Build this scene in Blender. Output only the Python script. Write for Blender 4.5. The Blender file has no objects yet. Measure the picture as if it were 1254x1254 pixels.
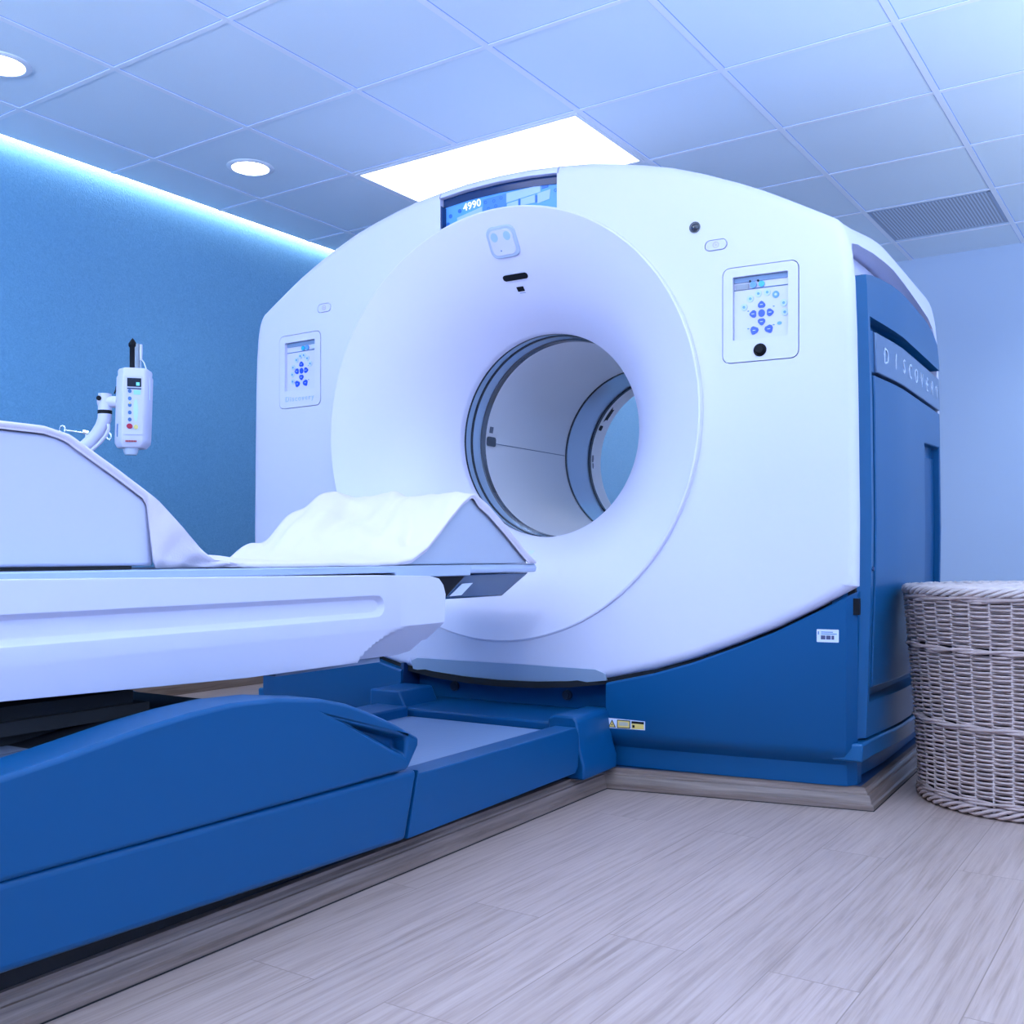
import bpy, bmesh, math, random
from mathutils import Vector, Matrix
random.seed(7)
PI = math.pi
SC = bpy.context.scene
COL = SC.collection
TH = math.radians(2.5)          # the scanner stands turned 2.5 degrees in the room
RZ = Matrix.Rotation(TH, 4, 'Z')

# ------------------------------------------------------------------ materials
MATS = {}
def mat(name, color, rough=.5, metal=0., spec=.5, bump=0., bscale=200., coat=0., emit=None, estr=0., vary=0., vscale=4., alpha=None, trans=0.):
    if name in MATS: return MATS[name]
    m = bpy.data.materials.new(name); m.use_nodes = True
    nt = m.node_tree; b = nt.nodes['Principled BSDF']
    b.inputs['Base Color'].default_value = (*color, 1)
    b.inputs['Roughness'].default_value = rough
    b.inputs['Metallic'].default_value = metal
    b.inputs['Specular IOR Level'].default_value = spec
    b.inputs['Coat Weight'].default_value = coat
    b.inputs['Transmission Weight'].default_value = trans
    if emit:
        b.inputs['Emission Color'].default_value = (*emit, 1); b.inputs['Emission Strength'].default_value = estr
    tc = nt.nodes.new('ShaderNodeTexCoord')
    if vary > 0:
        n = nt.nodes.new('ShaderNodeTexNoise'); n.inputs['Scale'].default_value = vscale; n.inputs['Detail'].default_value = 3
        nt.links.new(tc.outputs['Object'], n.inputs['Vector'])
        r = nt.nodes.new('ShaderNodeMix'); r.data_type = 'RGBA'
        r.inputs['A'].default_value = (*[c*(1-vary) for c in color], 1); r.inputs['B'].default_value = (*[min(1, c*(1+vary)) for c in color], 1)
        nt.links.new(n.outputs['Fac'], r.inputs['Factor']); nt.links.new(r.outputs['Result'], b.inputs['Base Color'])
    if bump > 0:
        n = nt.nodes.new('ShaderNodeTexNoise'); n.inputs['Scale'].default_value = bscale; n.inputs['Detail'].default_value = 2
        nt.links.new(tc.outputs['Object'], n.inputs['Vector'])
        bp = nt.nodes.new('ShaderNodeBump'); bp.inputs['Strength'].default_value = bump; bp.inputs['Distance'].default_value = .002
        nt.links.new(n.outputs['Fac'], bp.inputs['Height']); nt.links.new(bp.outputs['Normal'], b.inputs['Normal'])
    MATS[name] = m
    return m

def emission(name, color, strength):
    if name in MATS: return MATS[name]
    m = bpy.data.materials.new(name); m.use_nodes = True; nt = m.node_tree
    nt.nodes.remove(nt.nodes['Principled BSDF'])
    e = nt.nodes.new('ShaderNodeEmission'); e.inputs['Color'].default_value = (*color, 1); e.inputs['Strength'].default_value = strength
    nt.links.new(e.outputs['Emission'], nt.nodes['Material Output'].inputs['Surface'])
    MATS[name] = m
    return m

def wood_nodes(name, cols, scale_vec, planks=False, rough=.4, bump=.15):
    m = bpy.data.materials.new(name); m.use_nodes = True; nt = m.node_tree; L = nt.links.new
    b = nt.nodes['Principled BSDF']; b.inputs['Roughness'].default_value = rough
    tc = nt.nodes.new('ShaderNodeTexCoord')
    mp = nt.nodes.new('ShaderNodeMapping'); mp.inputs['Scale'].default_value = scale_vec
    L(tc.outputs['Object'], mp.inputs['Vector'])
    vec = mp.outputs['Vector']
    if planks:
        rot = nt.nodes.new('ShaderNodeMapping'); rot.inputs['Rotation'].default_value = (0, 0, PI/2)
        L(tc.outputs['Object'], rot.inputs['Vector'])
        br = nt.nodes.new('ShaderNodeTexBrick'); br.offset = .37; br.offset_frequency = 2
        br.inputs['Color1'].default_value = (0, 0, 0, 1); br.inputs['Color2'].default_value = (1, 1, 1, 1); br.inputs['Mortar'].default_value = (.5, .5, .5, 1)
        br.inputs['Scale'].default_value = 1; br.inputs['Mortar Size'].default_value = .0012; br.inputs['Mortar Smooth'].default_value = .3
        br.inputs['Brick Width'].default_value = 1.22; br.inputs['Row Height'].default_value = .152; br.inputs['Bias'].default_value = 0
        L(rot.outputs['Vector'], br.inputs['Vector'])
        add = nt.nodes.new('ShaderNodeVectorMath'); add.operation = 'MULTIPLY_ADD'
        L(br.outputs['Color'], add.inputs[0]); add.inputs[1].default_value = (31, 17, 9); L(mp.outputs['Vector'], add.inputs[2])
        vec = add.outputs['Vector']
    n = nt.nodes.new('ShaderNodeTexNoise'); n.inputs['Scale'].default_value = 1; n.inputs['Detail'].default_value = 6; n.inputs['Roughness'].default_value = .62; n.inputs['Distortion'].default_value = .35
    L(vec, n.inputs['Vector'])
    cr = nt.nodes.new('ShaderNodeValToRGB'); e = cr.color_ramp
    e.elements[0].position = .3; e.elements[0].color = (*cols[0], 1)
    e.elements[1].position = .72; e.elements[1].color = (*cols[-1], 1)
    if len(cols) > 2:
        x = e.elements.new(.5); x.color = (*cols[1], 1)
    L(n.outputs['Fac'], cr.inputs['Fac'])
    out = cr.outputs['Color']
    if planks:
        hv = nt.nodes.new('ShaderNodeMix'); hv.data_type = 'RGBA'; hv.blend_type = 'MULTIPLY'; hv.inputs['Factor'].default_value = 1
        mr = nt.nodes.new('ShaderNodeMapRange'); mr.inputs['To Min'].default_value = .93; mr.inputs['To Max'].default_value = 1.04
        L(br.outputs['Color'], mr.inputs['Value'])
        L(out, hv.inputs['A']); L(mr.outputs['Result'], hv.inputs['B'])
        dk = nt.nodes.new('ShaderNodeMix'); dk.data_type = 'RGBA'; dk.inputs['B'].default_value = (*[c*.85 for c in cols[0]], 1)
        L(br.outputs['Fac'], dk.inputs['Factor']); L(hv.outputs['Result'], dk.inputs['A'])
        out = dk.outputs['Result']
    L(out, b.inputs['Base Color'])
    bp = nt.nodes.new('ShaderNodeBump'); bp.inputs['Strength'].default_value = bump; bp.inputs['Distance'].default_value = .002
    L(n.outputs['Fac'], bp.inputs['Height']); L(bp.outputs['Normal'], b.inputs['Normal'])
    MATS[name] = m
    return m

def wallpaper(name, c1, c2):
    m = bpy.data.materials.new(name); m.use_nodes = True; nt = m.node_tree; L = nt.links.new
    b = nt.nodes['Principled BSDF']; b.inputs['Roughness'].default_value = .55
    tc = nt.nodes.new('ShaderNodeTexCoord')
    n = nt.nodes.new('ShaderNodeTexNoise'); n.inputs['Scale'].default_value = 55; n.inputs['Detail'].default_value = 4; n.inputs['Distortion'].default_value = 2.2
    L(tc.outputs['Object'], n.inputs['Vector'])
    mx = nt.nodes.new('ShaderNodeMix'); mx.data_type = 'RGBA'; mx.inputs['A'].default_value = (*c1, 1); mx.inputs['B'].default_value = (*c2, 1)
    L(n.outputs['Fac'], mx.inputs['Factor']); L(mx.outputs['Result'], b.inputs['Base Color'])
    bp = nt.nodes.new('ShaderNodeBump'); bp.inputs['Strength'].default_value = .5; bp.inputs['Distance'].default_value = .004
    L(n.outputs['Fac'], bp.inputs['Height']); L(bp.outputs['Normal'], b.inputs['Normal'])
    MATS[name] = m
    return m

WHITE = mat('gloss_white_plastic', (.635, .63, .80), .40)
WHITE2 = mat('satin_white_plastic', (.61, .61, .77), .42)
FUNNEL = mat('bore_white', (.69, .675, .84), .34)
APRON = mat('shaded_white_plastic', (.42, .52, .68), .45)  # shadowed facet of the white cover, shade put into the colour
BLUE = mat('royal_blue_panel', (.0008, .070, .205), .38, spec=.25, bump=.05, bscale=500)
BLUE2 = mat('side_blue_panel', (.004, .088, .235), .34, spec=.35)
NAVY = mat('navy_panel', (.004, .035, .13), .45)
BLACK = mat('black_plastic', (.006, .007, .011), .5, spec=.15)
DARK = mat('dark_gap', (.004, .005, .009), .8)
PLATE = mat('grey_name_plate', (.10, .17, .30), .3, metal=.3)
CHROME = mat('chrome', (.75, .8, .88), .12, metal=1.)
SILVER = mat('silver_letters', (.75, .82, .95), .2, metal=.6)
RING = mat('grey_mirror_ring', (.16, .17, .20), .15, metal=.6)
RINGD = mat('dark_ring', (.05, .06, .08), .2, metal=.5)
RINGB = mat('glossy_blue_ring', (.40, .54, .74), .12, metal=.15, coat=.6)
TUBE = mat('tube_plastic', (.78, .78, .84), .38)
DECK = mat('grey_blue_deck', (.20, .30, .50), .38, bump=.3, bscale=60)
RAILM = mat('cradle_rail', (.45, .54, .70), .25, metal=.4)
HULL = mat('cradle_hull', (.02, .06, .14), .12, coat=.5)
BTNB = mat('blue_button', (.005, .06, .55), .35, emit=(.01, .1, .8), estr=.15)
BTNL = mat('pale_button', (.50, .62, .90), .4)
BTNM = mat('mid_blue_button', (.12, .33, .80), .4)
BTNC = mat('cyan_button', (.02, .42, .72), .35)
MARK = mat('printed_mark', (.10, .20, .45), .5)
LILAC = mat('lilac_mark', (.50, .45, .72), .5)
LABEL = mat('white_label', (.62, .68, .86), .5)
YELL = mat('yellow_label', (.75, .55, .16), .5)
RED = mat('red_button', (.45, .01, .05), .4)
YBTN = mat('yellow_button', (.75, .65, .20), .4)
GREEN = mat('green_readout', (.25, .55, .45), .4, emit=(.3, .7, .5), estr=.2)
SHEET = mat('white_linen', (.645, .585, .68), .75, bump=.2, bscale=350)
FOAM = mat('grey_foam_vinyl', (.40, .45, .58), .55)
CUSH = mat('pale_grey_vinyl', (.50, .52, .70), .5)
WICK = mat('greyed_wicker', (.46, .34, .32), .55, vary=.35, vscale=22)
WICKD = mat('wicker_inside', (.03, .024, .03), .8)
GLASSM = mat('clear_syringe', (.6, .7, .8), .1, trans=.6)
SCR = mat('display_blue', (.04, .20, .65), .25, emit=(.10, .32, .85), estr=.55)
SCR2 = mat('display_dim', (.03, .14, .45), .25, emit=(.07, .24, .66), estr=.45)
SCRL = mat('display_pale', (.25, .36, .7), .25, emit=(.20, .38, .90), estr=.5)
SCRW = emission('display_digits', (.85, .95, 1), 1.3)
SCRD = mat('display_dark', (.02, .12, .45), .25, emit=(.01, .1, .5), estr=.4)
SMOKE = mat('smoked_band', (.006, .03, .12), .15)
FLOORM = wood_nodes('grey_laminate', [(.31, .220, .188), (.42, .308, .274), (.49, .372, .338)], (95, 3.4, 10), planks=True, rough=.36, bump=.12)
TRIMM = wood_nodes('grey_brown_wood', [(.115, .075, .062), (.20, .14, .12), (.30, .22, .195)], (2.5, 2.5, 75), rough=.45)
BASEM = wood_nodes('brown_skirting', [(.12, .075, .05), (.22, .15, .11), (.30, .21, .16)], (2, 3, 60), rough=.5)
WALLB = wallpaper('blue_wallpaper', (.07, .25, .46), (.17, .42, .68))
WALLW = mat('pale_blue_paint', (.46, .58, .78), .6, bump=.1, bscale=150)
WALLP = wallpaper('sky_blue_wallpaper', (.24, .50, .74), (.38, .63, .84))
CEIL = mat('ceiling_tile', (.76, .88, .97), .85, bump=.35, bscale=260)
GRIDM = mat('ceiling_grid_metal', (.86, .92, 1.), .5)

# ------------------------------------------------------------------ mesh helpers
def finish(name, bm, m, parent=None, off=(0, 0, 0), smooth=None, bevel=None, seg=2, recalc=True):
    if recalc: bmesh.ops.recalc_face_normals(bm, faces=bm.faces[:])
    o3 = Vector(off)
    if o3.length:
        for v in bm.verts: v.co -= o3
    me = bpy.data.meshes.new(name); bm.to_mesh(me); bm.free()
    if smooth is not None:
        me.polygons.foreach_set('use_smooth', [True]*len(me.polygons)); me.set_sharp_from_angle(angle=math.radians(smooth))
    me.materials.append(m)
    o = bpy.data.objects.new(name, me); COL.objects.link(o)
    if parent: o.parent = parent
    if bevel:
        md = o.modifiers.new('bevel', 'BEVEL'); md.width = bevel; md.segments = seg; md.limit_method = 'ANGLE'; md.angle_limit = math.radians(35); md.harden_normals = False
        me.polygons.foreach_set('use_smooth', [True]*len(me.polygons)); me.set_sharp_from_angle(angle=math.radians(50))
    return o

def tag(o, label=None, cat=None, group=None, kind=None):
    if label: o['label'] = label
    if cat: o['category'] = cat
    if group: o['group'] = group
    if kind: o['kind'] = kind
    return o

def empty(name, loc, rotz=0.):
    e = bpy.data.objects.new(name, None); e.empty_display_size = .1; COL.objects.link(e)
    e.location = loc; e.rotation_euler = (0, 0, rotz)
    return e

class Thing:
    """A thing in scanner coordinates (machine=True) or room coordinates; parts are given in those coordinates."""
    def __init__(s, name, base, label, cat, group=None, machine=True):
        s.base = Vector(base); s.m = machine
        loc = (RZ @ s.base) if machine else s.base
        s.root = tag(empty(name, loc, TH if machine else 0), label, cat, group)
    def part(s, name, bm, m, parent=None, label=None, **k):
        o = finish(name, bm, m, parent or s.root, off=s.base, **k)
        if label: o['label'] = label
        return o

def new(): return bmesh.new()

def add_box(bm, x0, x1, y0, y1, z0, z1):
    vs = [bm.verts.new((x, y, z)) for x in (x0, x1) for y in (y0, y1) for z in (z0, z1)]
    for f in ((0, 1, 3, 2), (4, 6, 7, 5), (0, 4, 5, 1), (2, 3, 7, 6), (0, 2, 6, 4), (1, 5, 7, 3)):
        bm.faces.new([vs[i] for i in f])
    return vs

def box(x0, x1, y0, y1, z0, z1):
    bm = new(); add_box(bm, x0, x1, y0, y1, z0, z1); return bm

def add_prism(bm, pts, a, b, fn):
    """polygon pts (p,q) swept from a to b; fn(p,q,t)->xyz"""
    A = [bm.verts.new(fn(p, q, a)) for p, q in pts]; B = [bm.verts.new(fn(p, q, b)) for p, q in pts]
    n = len(pts)
    bm.faces.new(A[::-1]); bm.faces.new(B)
    for i in range(n): bm.faces.new((A[i], A[(i+1) % n], B[(i+1) % n], B[i]))

def prism(pts, a, b, fn):
    bm = new(); add_prism(bm, pts, a, b, fn); return bm

def add_tube(bm, pts, r, seg=10, caps=True, closed=False):
    P = [Vector(p) for p in pts]; n = len(P)
    rr = r if isinstance(r, (list, tuple)) else [r]*n
    rings = []; prev = None
    for i in range(n):
        if closed: t = (P[(i+1) % n]-P[i-1])
        else: t = (P[min(i+1, n-1)]-P[max(i-1, 0)])
        t.normalize()
        if prev is None:
            a = Vector((0, 0, 1)) if abs(t.z) < .9 else Vector((1, 0, 0))
            x = t.cross(a).normalized()
        else:
            x = (prev - t*prev.dot(t)).normalized()
        prev = x; y = t.cross(x)
        rings.append([bm.verts.new(P[i]+x*(rr[i]*math.cos(2*PI*k/seg))+y*(rr[i]*math.sin(2*PI*k/seg))) for k in range(seg)])
    for i in range(n if closed else n-1):
        A, B = rings[i], rings[(i+1) % n]
        for k in range(seg): bm.faces.new((A[k], A[(k+1) % seg], B[(k+1) % seg], B[k]))
    if caps and not closed:
        bm.faces.new(rings[0][::-1]); bm.faces.new(rings[-1])

def tube(pts, r, seg=10, **k):
    bm = new(); add_tube(bm, pts, r, seg, **k); return bm

def add_lathe(bm, prof, mtx=Matrix(), seg=48, close=False):
    """prof list of (r, z) about local z; mtx places it"""
    rings = []
    for r, z in prof:
        if r < 1e-6: rings.append([bm.verts.new(mtx @ Vector((0, 0, z)))])
        else: rings.append([bm.verts.new(mtx @ Vector((r*math.cos(2*PI*k/seg), r*math.sin(2*PI*k/seg), z))) for k in range(seg)])
    pairs = list(zip(rings, rings[1:])) + ([(rings[-1], rings[0])] if close else [])
    for A, B in pairs:
        for k in range(seg):
            k2 = (k+1) % seg
            if len(A) == 1 and len(B) == 1: continue
            if len(A) == 1: bm.faces.new((A[0], B[k], B[k2]))
            elif len(B) == 1: bm.faces.new((A[k], A[k2], B[0]))
            else: bm.faces.new((A[k], A[k2], B[k2], B[k]))

def lathe(prof, mtx=Matrix(), seg=48, close=False):
    bm = new(); add_lathe(bm, prof, mtx, seg, close); return bm

def rrect(x0, x1, y0, y1, r, n=5):
    out = []
    for cx, cy, a0 in ((x1-r, y0+r, -PI/2), (x1-r, y1-r, 0), (x0+r, y1-r, PI/2), (x0+r, y0+r, PI)):
        for k in range(n+1):
            a = a0+PI/2*k/n; out.append((cx+r*math.cos(a), cy+r*math.sin(a)))
    return out

def boolean(o, cutters, op='DIFFERENCE'):
    for bm in cutters:
        bmesh.ops.recalc_face_normals(bm, faces=bm.faces[:]); bmesh.ops.triangulate(bm, faces=bm.faces[:])
        me = bpy.data.meshes.new('cut'); bm.to_mesh(me); bm.free()
        c = bpy.data.objects.new('cut', me); COL.objects.link(c)
        n0 = len(o.data.polygons)
        for attempt in range(6):
            k = attempt
            c.matrix_world = Matrix.Translation((.00037*k, .00023*k, -.00029*k)) @ Matrix.Rotation(.0002*k, 4, 'X')
            md = o.modifiers.new('b', 'BOOLEAN'); md.operation = op; md.solver = 'EXACT'; md.object = c; md.use_self = attempt > 0
            bpy.context.view_layer.update()
            dg = bpy.context.evaluated_depsgraph_get()
            nm = bpy.data.meshes.new_from_object(o.evaluated_get(dg))
            o.modifiers.remove(md)
            if len(nm.polygons) > .6*n0: break
            print('boolean retry', o.name, attempt)
        old = o.data; nm.name = old.name; o.data = nm; bpy.data.meshes.remove(old)
        bpy.data.objects.remove(c); bpy.data.meshes.remove(me)

def text_bm(s, size, depth, mtx, bm=None, align='CENTER', spacing=1., bold=0.):
    cu = bpy.data.curves.new('t', 'FONT'); cu.body = s; cu.size = size; cu.extrude = depth; cu.align_x = align; cu.align_y = 'CENTER'
    cu.space_character = spacing; cu.offset = bold; cu.resolution_u = 3
    ob = bpy.data.objects.new('t', cu); COL.objects.link(ob)
    bpy.context.view_layer.update()
    me = bpy.data.meshes.new_from_object(ob.evaluated_get(bpy.context.evaluated_depsgraph_get()))
    bpy.data.objects.remove(ob)
    bm = bm or new()
    me.transform(mtx); bm.from_mesh(me); bpy.data.meshes.remove(me)
    return bm

def interp(x, xs, ys):
    if x <= xs[0]: return ys[0]
    for i in range(1, len(xs)):
        if x <= xs[i]:
            t = (x-xs[i-1])/(xs[i]-xs[i-1]); return ys[i-1]+(ys[i]-ys[i-1])*t
    return ys[-1]
def sstep(t):
    t = max(0, min(1, t)); return t*t*(3-2*t)

# ================================================================== THE ROOM
XL, XR, YB, YF, CH = -4.205, 2.25, 6.45, -2.6, 2.47
def struct(name, bm, m, **k): return tag(finish(name, bm, m, **k), kind='structure')
struct('floor', box(XL-.15, XR+.1, YF-.1, YB+.1, -.1, 0), FLOORM)
struct('wall_left', box(XL-.17, XL-.05+.0, YF-.1, YB+.1, 0, CH+.25), WALLB)
struct('wall_back', box(XL-.05, XR+.1, YB, YB+.12, 0, CH+.2), WALLW)
struct('trim_1', box(XL-.05, -1.95, YB-.012, YB+.001, 0.1, CH+.04), WALLP)
struct('wall_right', box(XR, XR+.12, YF, YB, 0, CH+.2), WALLW)
struct('wall_front', box(XL-.05, XR+.1, YF-.12, YF, 0, CH+.2), WALLW)
struct('ceiling', box(XL, XR, YF, YB, CH, CH+.06), CEIL)
struct('baseboard_left', box(XL-.05, XL-.035, YF, YB, 0, .1), BASEM, bevel=.004)
struct('baseboard_back', box(XL-.05, XR, YB-.014, YB, 0, .1), BASEM, bevel=.004)
GX0, GDX, GY0, GDY = -3.901, .61, 3.5417, .6253
bm = new()
for c in range(-0, 11):
    x = GX0+GDX*c
    if x < XR: add_box(bm, x-.012, x+.012, YF, YB, CH-.004, CH+.002)
for r in range(-10, 6):
    y = GY0+GDY*r
    if YF < y < YB: add_box(bm, XL, XR, y-.010, y+.010, CH-.0035, CH+.002)
struct('trim_2', bm, GRIDM)
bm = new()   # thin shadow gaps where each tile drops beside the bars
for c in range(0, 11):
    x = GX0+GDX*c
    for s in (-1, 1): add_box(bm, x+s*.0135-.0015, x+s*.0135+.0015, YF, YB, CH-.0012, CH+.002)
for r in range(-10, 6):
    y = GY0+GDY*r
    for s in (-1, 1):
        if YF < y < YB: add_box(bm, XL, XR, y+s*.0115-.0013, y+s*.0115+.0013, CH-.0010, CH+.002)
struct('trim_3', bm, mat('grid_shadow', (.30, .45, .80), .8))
# LED cove: closing board above the gap
struct('trim_4', box(XL-.06, XL+.02, YF, YB, CH+.07, CH+.09), WALLW)
LEDC = (.80, .90, 1.)
led = tag(finish('led_strip', box(XL-.045, XL-.004, YF+.01, YB-.01, CH+.012, CH+.024), emission('led_glow', (.93, .96, 1.), 13.)),
          'long glowing white LED strip in the gap between blue wall and ceiling', 'light strip')

# ceiling light panels (the visible one and unseen ones added as fill light)
LIGHT = emission('diffuser_glow', (.73, .81, 1.), 5.2)
def panel_light(c, r, label, w=2, group='ceiling light panels'):
    x0 = GX0+GDX*c; y0 = GY0+GDY*r; x1 = x0+GDX*w; y1 = y0+GDY
    t = Thing('ceiling_light_panel', ((x0+x1)/2, (y0+y1)/2, CH), label, 'ceiling light', machine=False)
    bm = new()
    for a in ((x0+.014, x1-.014, y0+.012, y0+.028), (x0+.014, x1-.014, y1-.028, y1-.012), (x0+.014, x0+.03, y0+.028, y1-.028), (x1-.03, x1-.014, y0+.028, y1-.028)):
        add_box(bm, a[0], a[1], a[2], a[3], CH-.006, CH+.0)
    t.part('frame', bm, GRIDM)
    t.part('diffuser', box(x0+.03, x1-.03, y0+.028, y1-.028, CH-.004, CH-.001), LIGHT)
panel_light(1, 0, 'large glowing rectangular ceiling light panel above the white scanner')
panel_light(2, -4, 'added unseen fill light panel in the ceiling above the near end of the patient table')  # added out of view to brighten the lower disc and sheet
panel_light(5, -4, 'added unseen fill light panel in the ceiling over the open floor in front of the scanner')  # added out of view as general fill
panel_light(7, 2, 'added unseen fill light panel in the ceiling to the right of the wicker basket')  # added out of view, fill from the right
panel_light(1, 3, 'added fill light panel in the ceiling hidden behind the scanner, near the back wall')  # added to brighten the wall seen through the bore

def downlight(x, y, label):
    t = Thing('recessed_downlight', (x, y, CH), label, 'ceiling light', 'recessed downlights', machine=False)
    M = Matrix.Translation((x, y, CH))
    t.part('trim_ring', lathe([(.082, 0.0), (.084, -.006), (.098, -.007), (.106, -.002), (.106, 0.0)], M, 48, close=True), GRIDM, smooth=40)
    t.part('lamp_lens', lathe([(0, -.003), (.083, -.003), (.083, -.001), (0, -.001)], M, 48), emission('lens_glow', (.93, .96, 1), 12.))
downlight(-3.62, 3.227, 'small round glowing downlight in the ceiling left of the light panel')
downlight(-3.604, 2.04, 'small round glowing downlight cut off at the left edge of the photo')
for i, (x, y) in enumerate(((-3.62, 3.227), (-3.604, 2.04))):
    l = bpy.data.lights.new('downlight_beam', 'SPOT'); l.energy = 18; l.spot_size = 1.9; l.spot_blend = .8; l.shadow_soft_size = .08; l.color = (.70, .82, 1)
    o = bpy.data.objects.new('downlight_beam', l); COL.objects.link(o); o.location = (x, y, CH-.02)

# air vent: perforated grille between two tile columns
x0, x1, y0, y1 = GX0+GDX*4+.014, GX0+GDX*5-.014, GY0+GDY*3+.012, GY0+GDY*4-.05
t = Thing('air_vent', ((x0+x1)/2, (y0+y1)/2, CH), 'grey perforated air vent grille in the ceiling right of the scanner', 'air vent', machine=False)
vm = bpy.data.materials.new('perforated_metal'); vm.use_nodes = True; nt = vm.node_tree
tc = nt.nodes.new('ShaderNodeTexCoord'); vo = nt.nodes.new('ShaderNodeTexVoronoi'); vo.inputs['Scale'].default_value = 62; vo.inputs['Randomness'].default_value = 0
nt.links.new(tc.outputs['Object'], vo.inputs['Vector'])
cr = nt.nodes.new('ShaderNodeValToRGB'); cr.color_ramp.elements[0].position = .34; cr.color_ramp.elements[0].color = (.12, .15, .22, 1); cr.color_ramp.elements[1].position = .42; cr.color_ramp.elements[1].color = (.60, .68, .80, 1)
nt.links.new(vo.outputs['Distance'], cr.inputs['Fac']); nt.links.new(cr.outputs['Color'], nt.nodes['Principled BSDF'].inputs['Base Color'])
t.part('grille', box(x0+.012, x1-.012, y0+.012, y1-.012, CH-.003, CH), vm)
bm = new()
for a in ((x0, x1, y0, y0+.012), (x0, x1, y1-.012, y1), (x0, x0+.012, y0, y1), (x1-.012, x1, y0, y1)): add_box(bm, *a, CH-.0045, CH)
t.part('frame', bm, mat('vent_frame', (.35, .43, .58), .5))

# ================================================================== THE SCANNER
U, ZC, RD = -1.78, 1.118, .70
def fy(u, c=.03, y0=2.80): return y0+c*(u-U)**2
def byf(u): return 2.775+.07*(u-U)**2
G = Thing('pet_ct_scanner', (U, 3.4, 0), 'large white and blue ring-shaped body scanner gantry standing on the wood-edged plinth', 'scanner')
HALF = [(0, 1.930), (.12, 1.927), (.23, 1.917), (.33, 1.905), (.43, 1.885), (.52, 1.864), (.60, 1.842), (.70, 1.805), (.80, 1.762), (.87, 1.729), (.933, 1.695), (1.01, 1.652), (1.07, 1.618), (1.088, 1.598), (1.099, 1.57),
        (1.108, 1.528), (1.116, 1.446), (1.121, 1.30), (1.124, 1.137), (1.128, .80), (1.127, .614), (1.02, .553), (.91, .495), (.795, .445), (.675, .398), (.55, .358), (.395, .321), (.26, .302), (.13, .292), (0, .289)]
OUT = [(d, z) for d, z in HALF] + [(-d, z) for d, z in HALF[-2:0:-1]]
NA = 432
def ray_out(a):
    dx, dz = math.sin(a), math.cos(a); best = None
    for i in range(len(OUT)):
        x1, z1 = OUT[i]; x2, z2 = OUT[(i+1) % len(OUT)]; z1 -= ZC; z2 -= ZC
        ex, ez = x2-x1, z2-z1; den = dx*ez-dz*ex
        if abs(den) < 1e-9: continue
        t = (x1*ez-z1*ex)/den; s = (x1*dz-z1*dx)/den
        if t > 0 and -1e-6 <= s <= 1+1e-6: best = t if best is None else max(best, t)
    return Vector((best*dx, best*dz))
angs = sorted(set([2*PI*k/NA for k in range(NA)] + [math.atan2(1.127, .614-ZC) % (2*PI), math.atan2(-1.127, .614-ZC) % (2*PI)]))
OP = [ray_out(a) for a in angs]; NN = len(angs)
NRM = []
for i in range(NN):
    t = (OP[(i+1) % NN]-OP[i-1]).normalized(); n = Vector((-t.y, t.x))
    if n.dot(OP[i]) < 0: n = -n
    NRM.append(n)
def bulge(v): return .03*sstep((v-2.84)/.5)
bm = new(); rings = []
def ring(f): rings.append([bm.verts.new(f(i)) for i in range(NN)])
e = .030
for s in range(13):
    k = s/12
    def f(i):
        a = angs[i]; inner = Vector((math.sin(a), math.cos(a)))*(RD+.0); o = OP[i]-NRM[i]*e
        p = inner.lerp(o, k); u = U+p.x
        return (u, fy(u), ZC+p.y)
    ring(f)
for q in range(1, 7):
    ph = PI/2*q/6
    def f(i):
        p = OP[i]-NRM[i]*e*(1-math.sin(ph)); u = U+p.x
        return (u, fy(U+OP[i].x-NRM[i].x*e)+e*(1-math.cos(ph)), ZC+p.y)
    ring(f)
for v in (2.92, 3.0, 3.1, 3.2, 3.3, 3.5, 3.7, 3.88, 4.0, 4.02, 4.035, 4.045, 4.05):
    def f(i):
        bb = bulge(v); sh = 0 if v < 4.0 else .035*(1-math.sqrt(max(0, 1-((v-4.0)/.0501)**2)))
        p = OP[i]+NRM[i]*(bb-sh); z = p.y
        if z > 0: z *= 1+.055*bb/.03*(z/.8)
        return (U+p.x, v, ZC+z)
    ring(f)
ring(lambda i: (U+math.sin(angs[i])*.62, 4.06, ZC+math.cos(angs[i])*.62))
ring(lambda i: (U+math.sin(angs[i])*.55, 4.25, ZC+math.cos(angs[i])*.55))
ring(lambda i: (U+math.sin(angs[i])*.372, 4.272, ZC+math.cos(angs[i])*.372))
ring(lambda i: (U+math.sin(angs[i])*.372, 3.30, ZC+math.cos(angs[i])*.372))
ring(lambda i: (U+math.sin(angs[i])*.45, 3.20, ZC+math.cos(angs[i])*.45))
ring(lambda i: (U+math.sin(angs[i])*RD, 2.95, ZC+math.cos(angs[i])*RD))
for A, B in list(zip(rings, rings[1:]))+[(rings[-1], rings[0])]:
    for i in range(NN): bm.faces.new((A[i], A[(i+1) % NN], B[(i+1) % NN], B[i]))
shell = finish('gantry_cover', bm, WHITE)          # boolean-cut in scanner coordinates, then parented
XZ = lambda p, q, t: (p, t, q)
YZ = lambda p, q, t: (t, p, q)
def top_z(u): return interp(abs(u-U), [h[0] for h in HALF[:15]], [h[1] for h in HALF[:15]])
DU0, DU1 = -1.998, -1.553
n = 14
disp_poly = [(DU0+(DU1-DU0)*k/n, top_z(DU0+(DU1-DU0)*k/n)-.028) for k in range(n+1)][::-1]+[(DU0, 1.74), (DU1, 1.74)]
cuts = [prism(disp_poly, 2.70, 2.835, XZ)]
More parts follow.
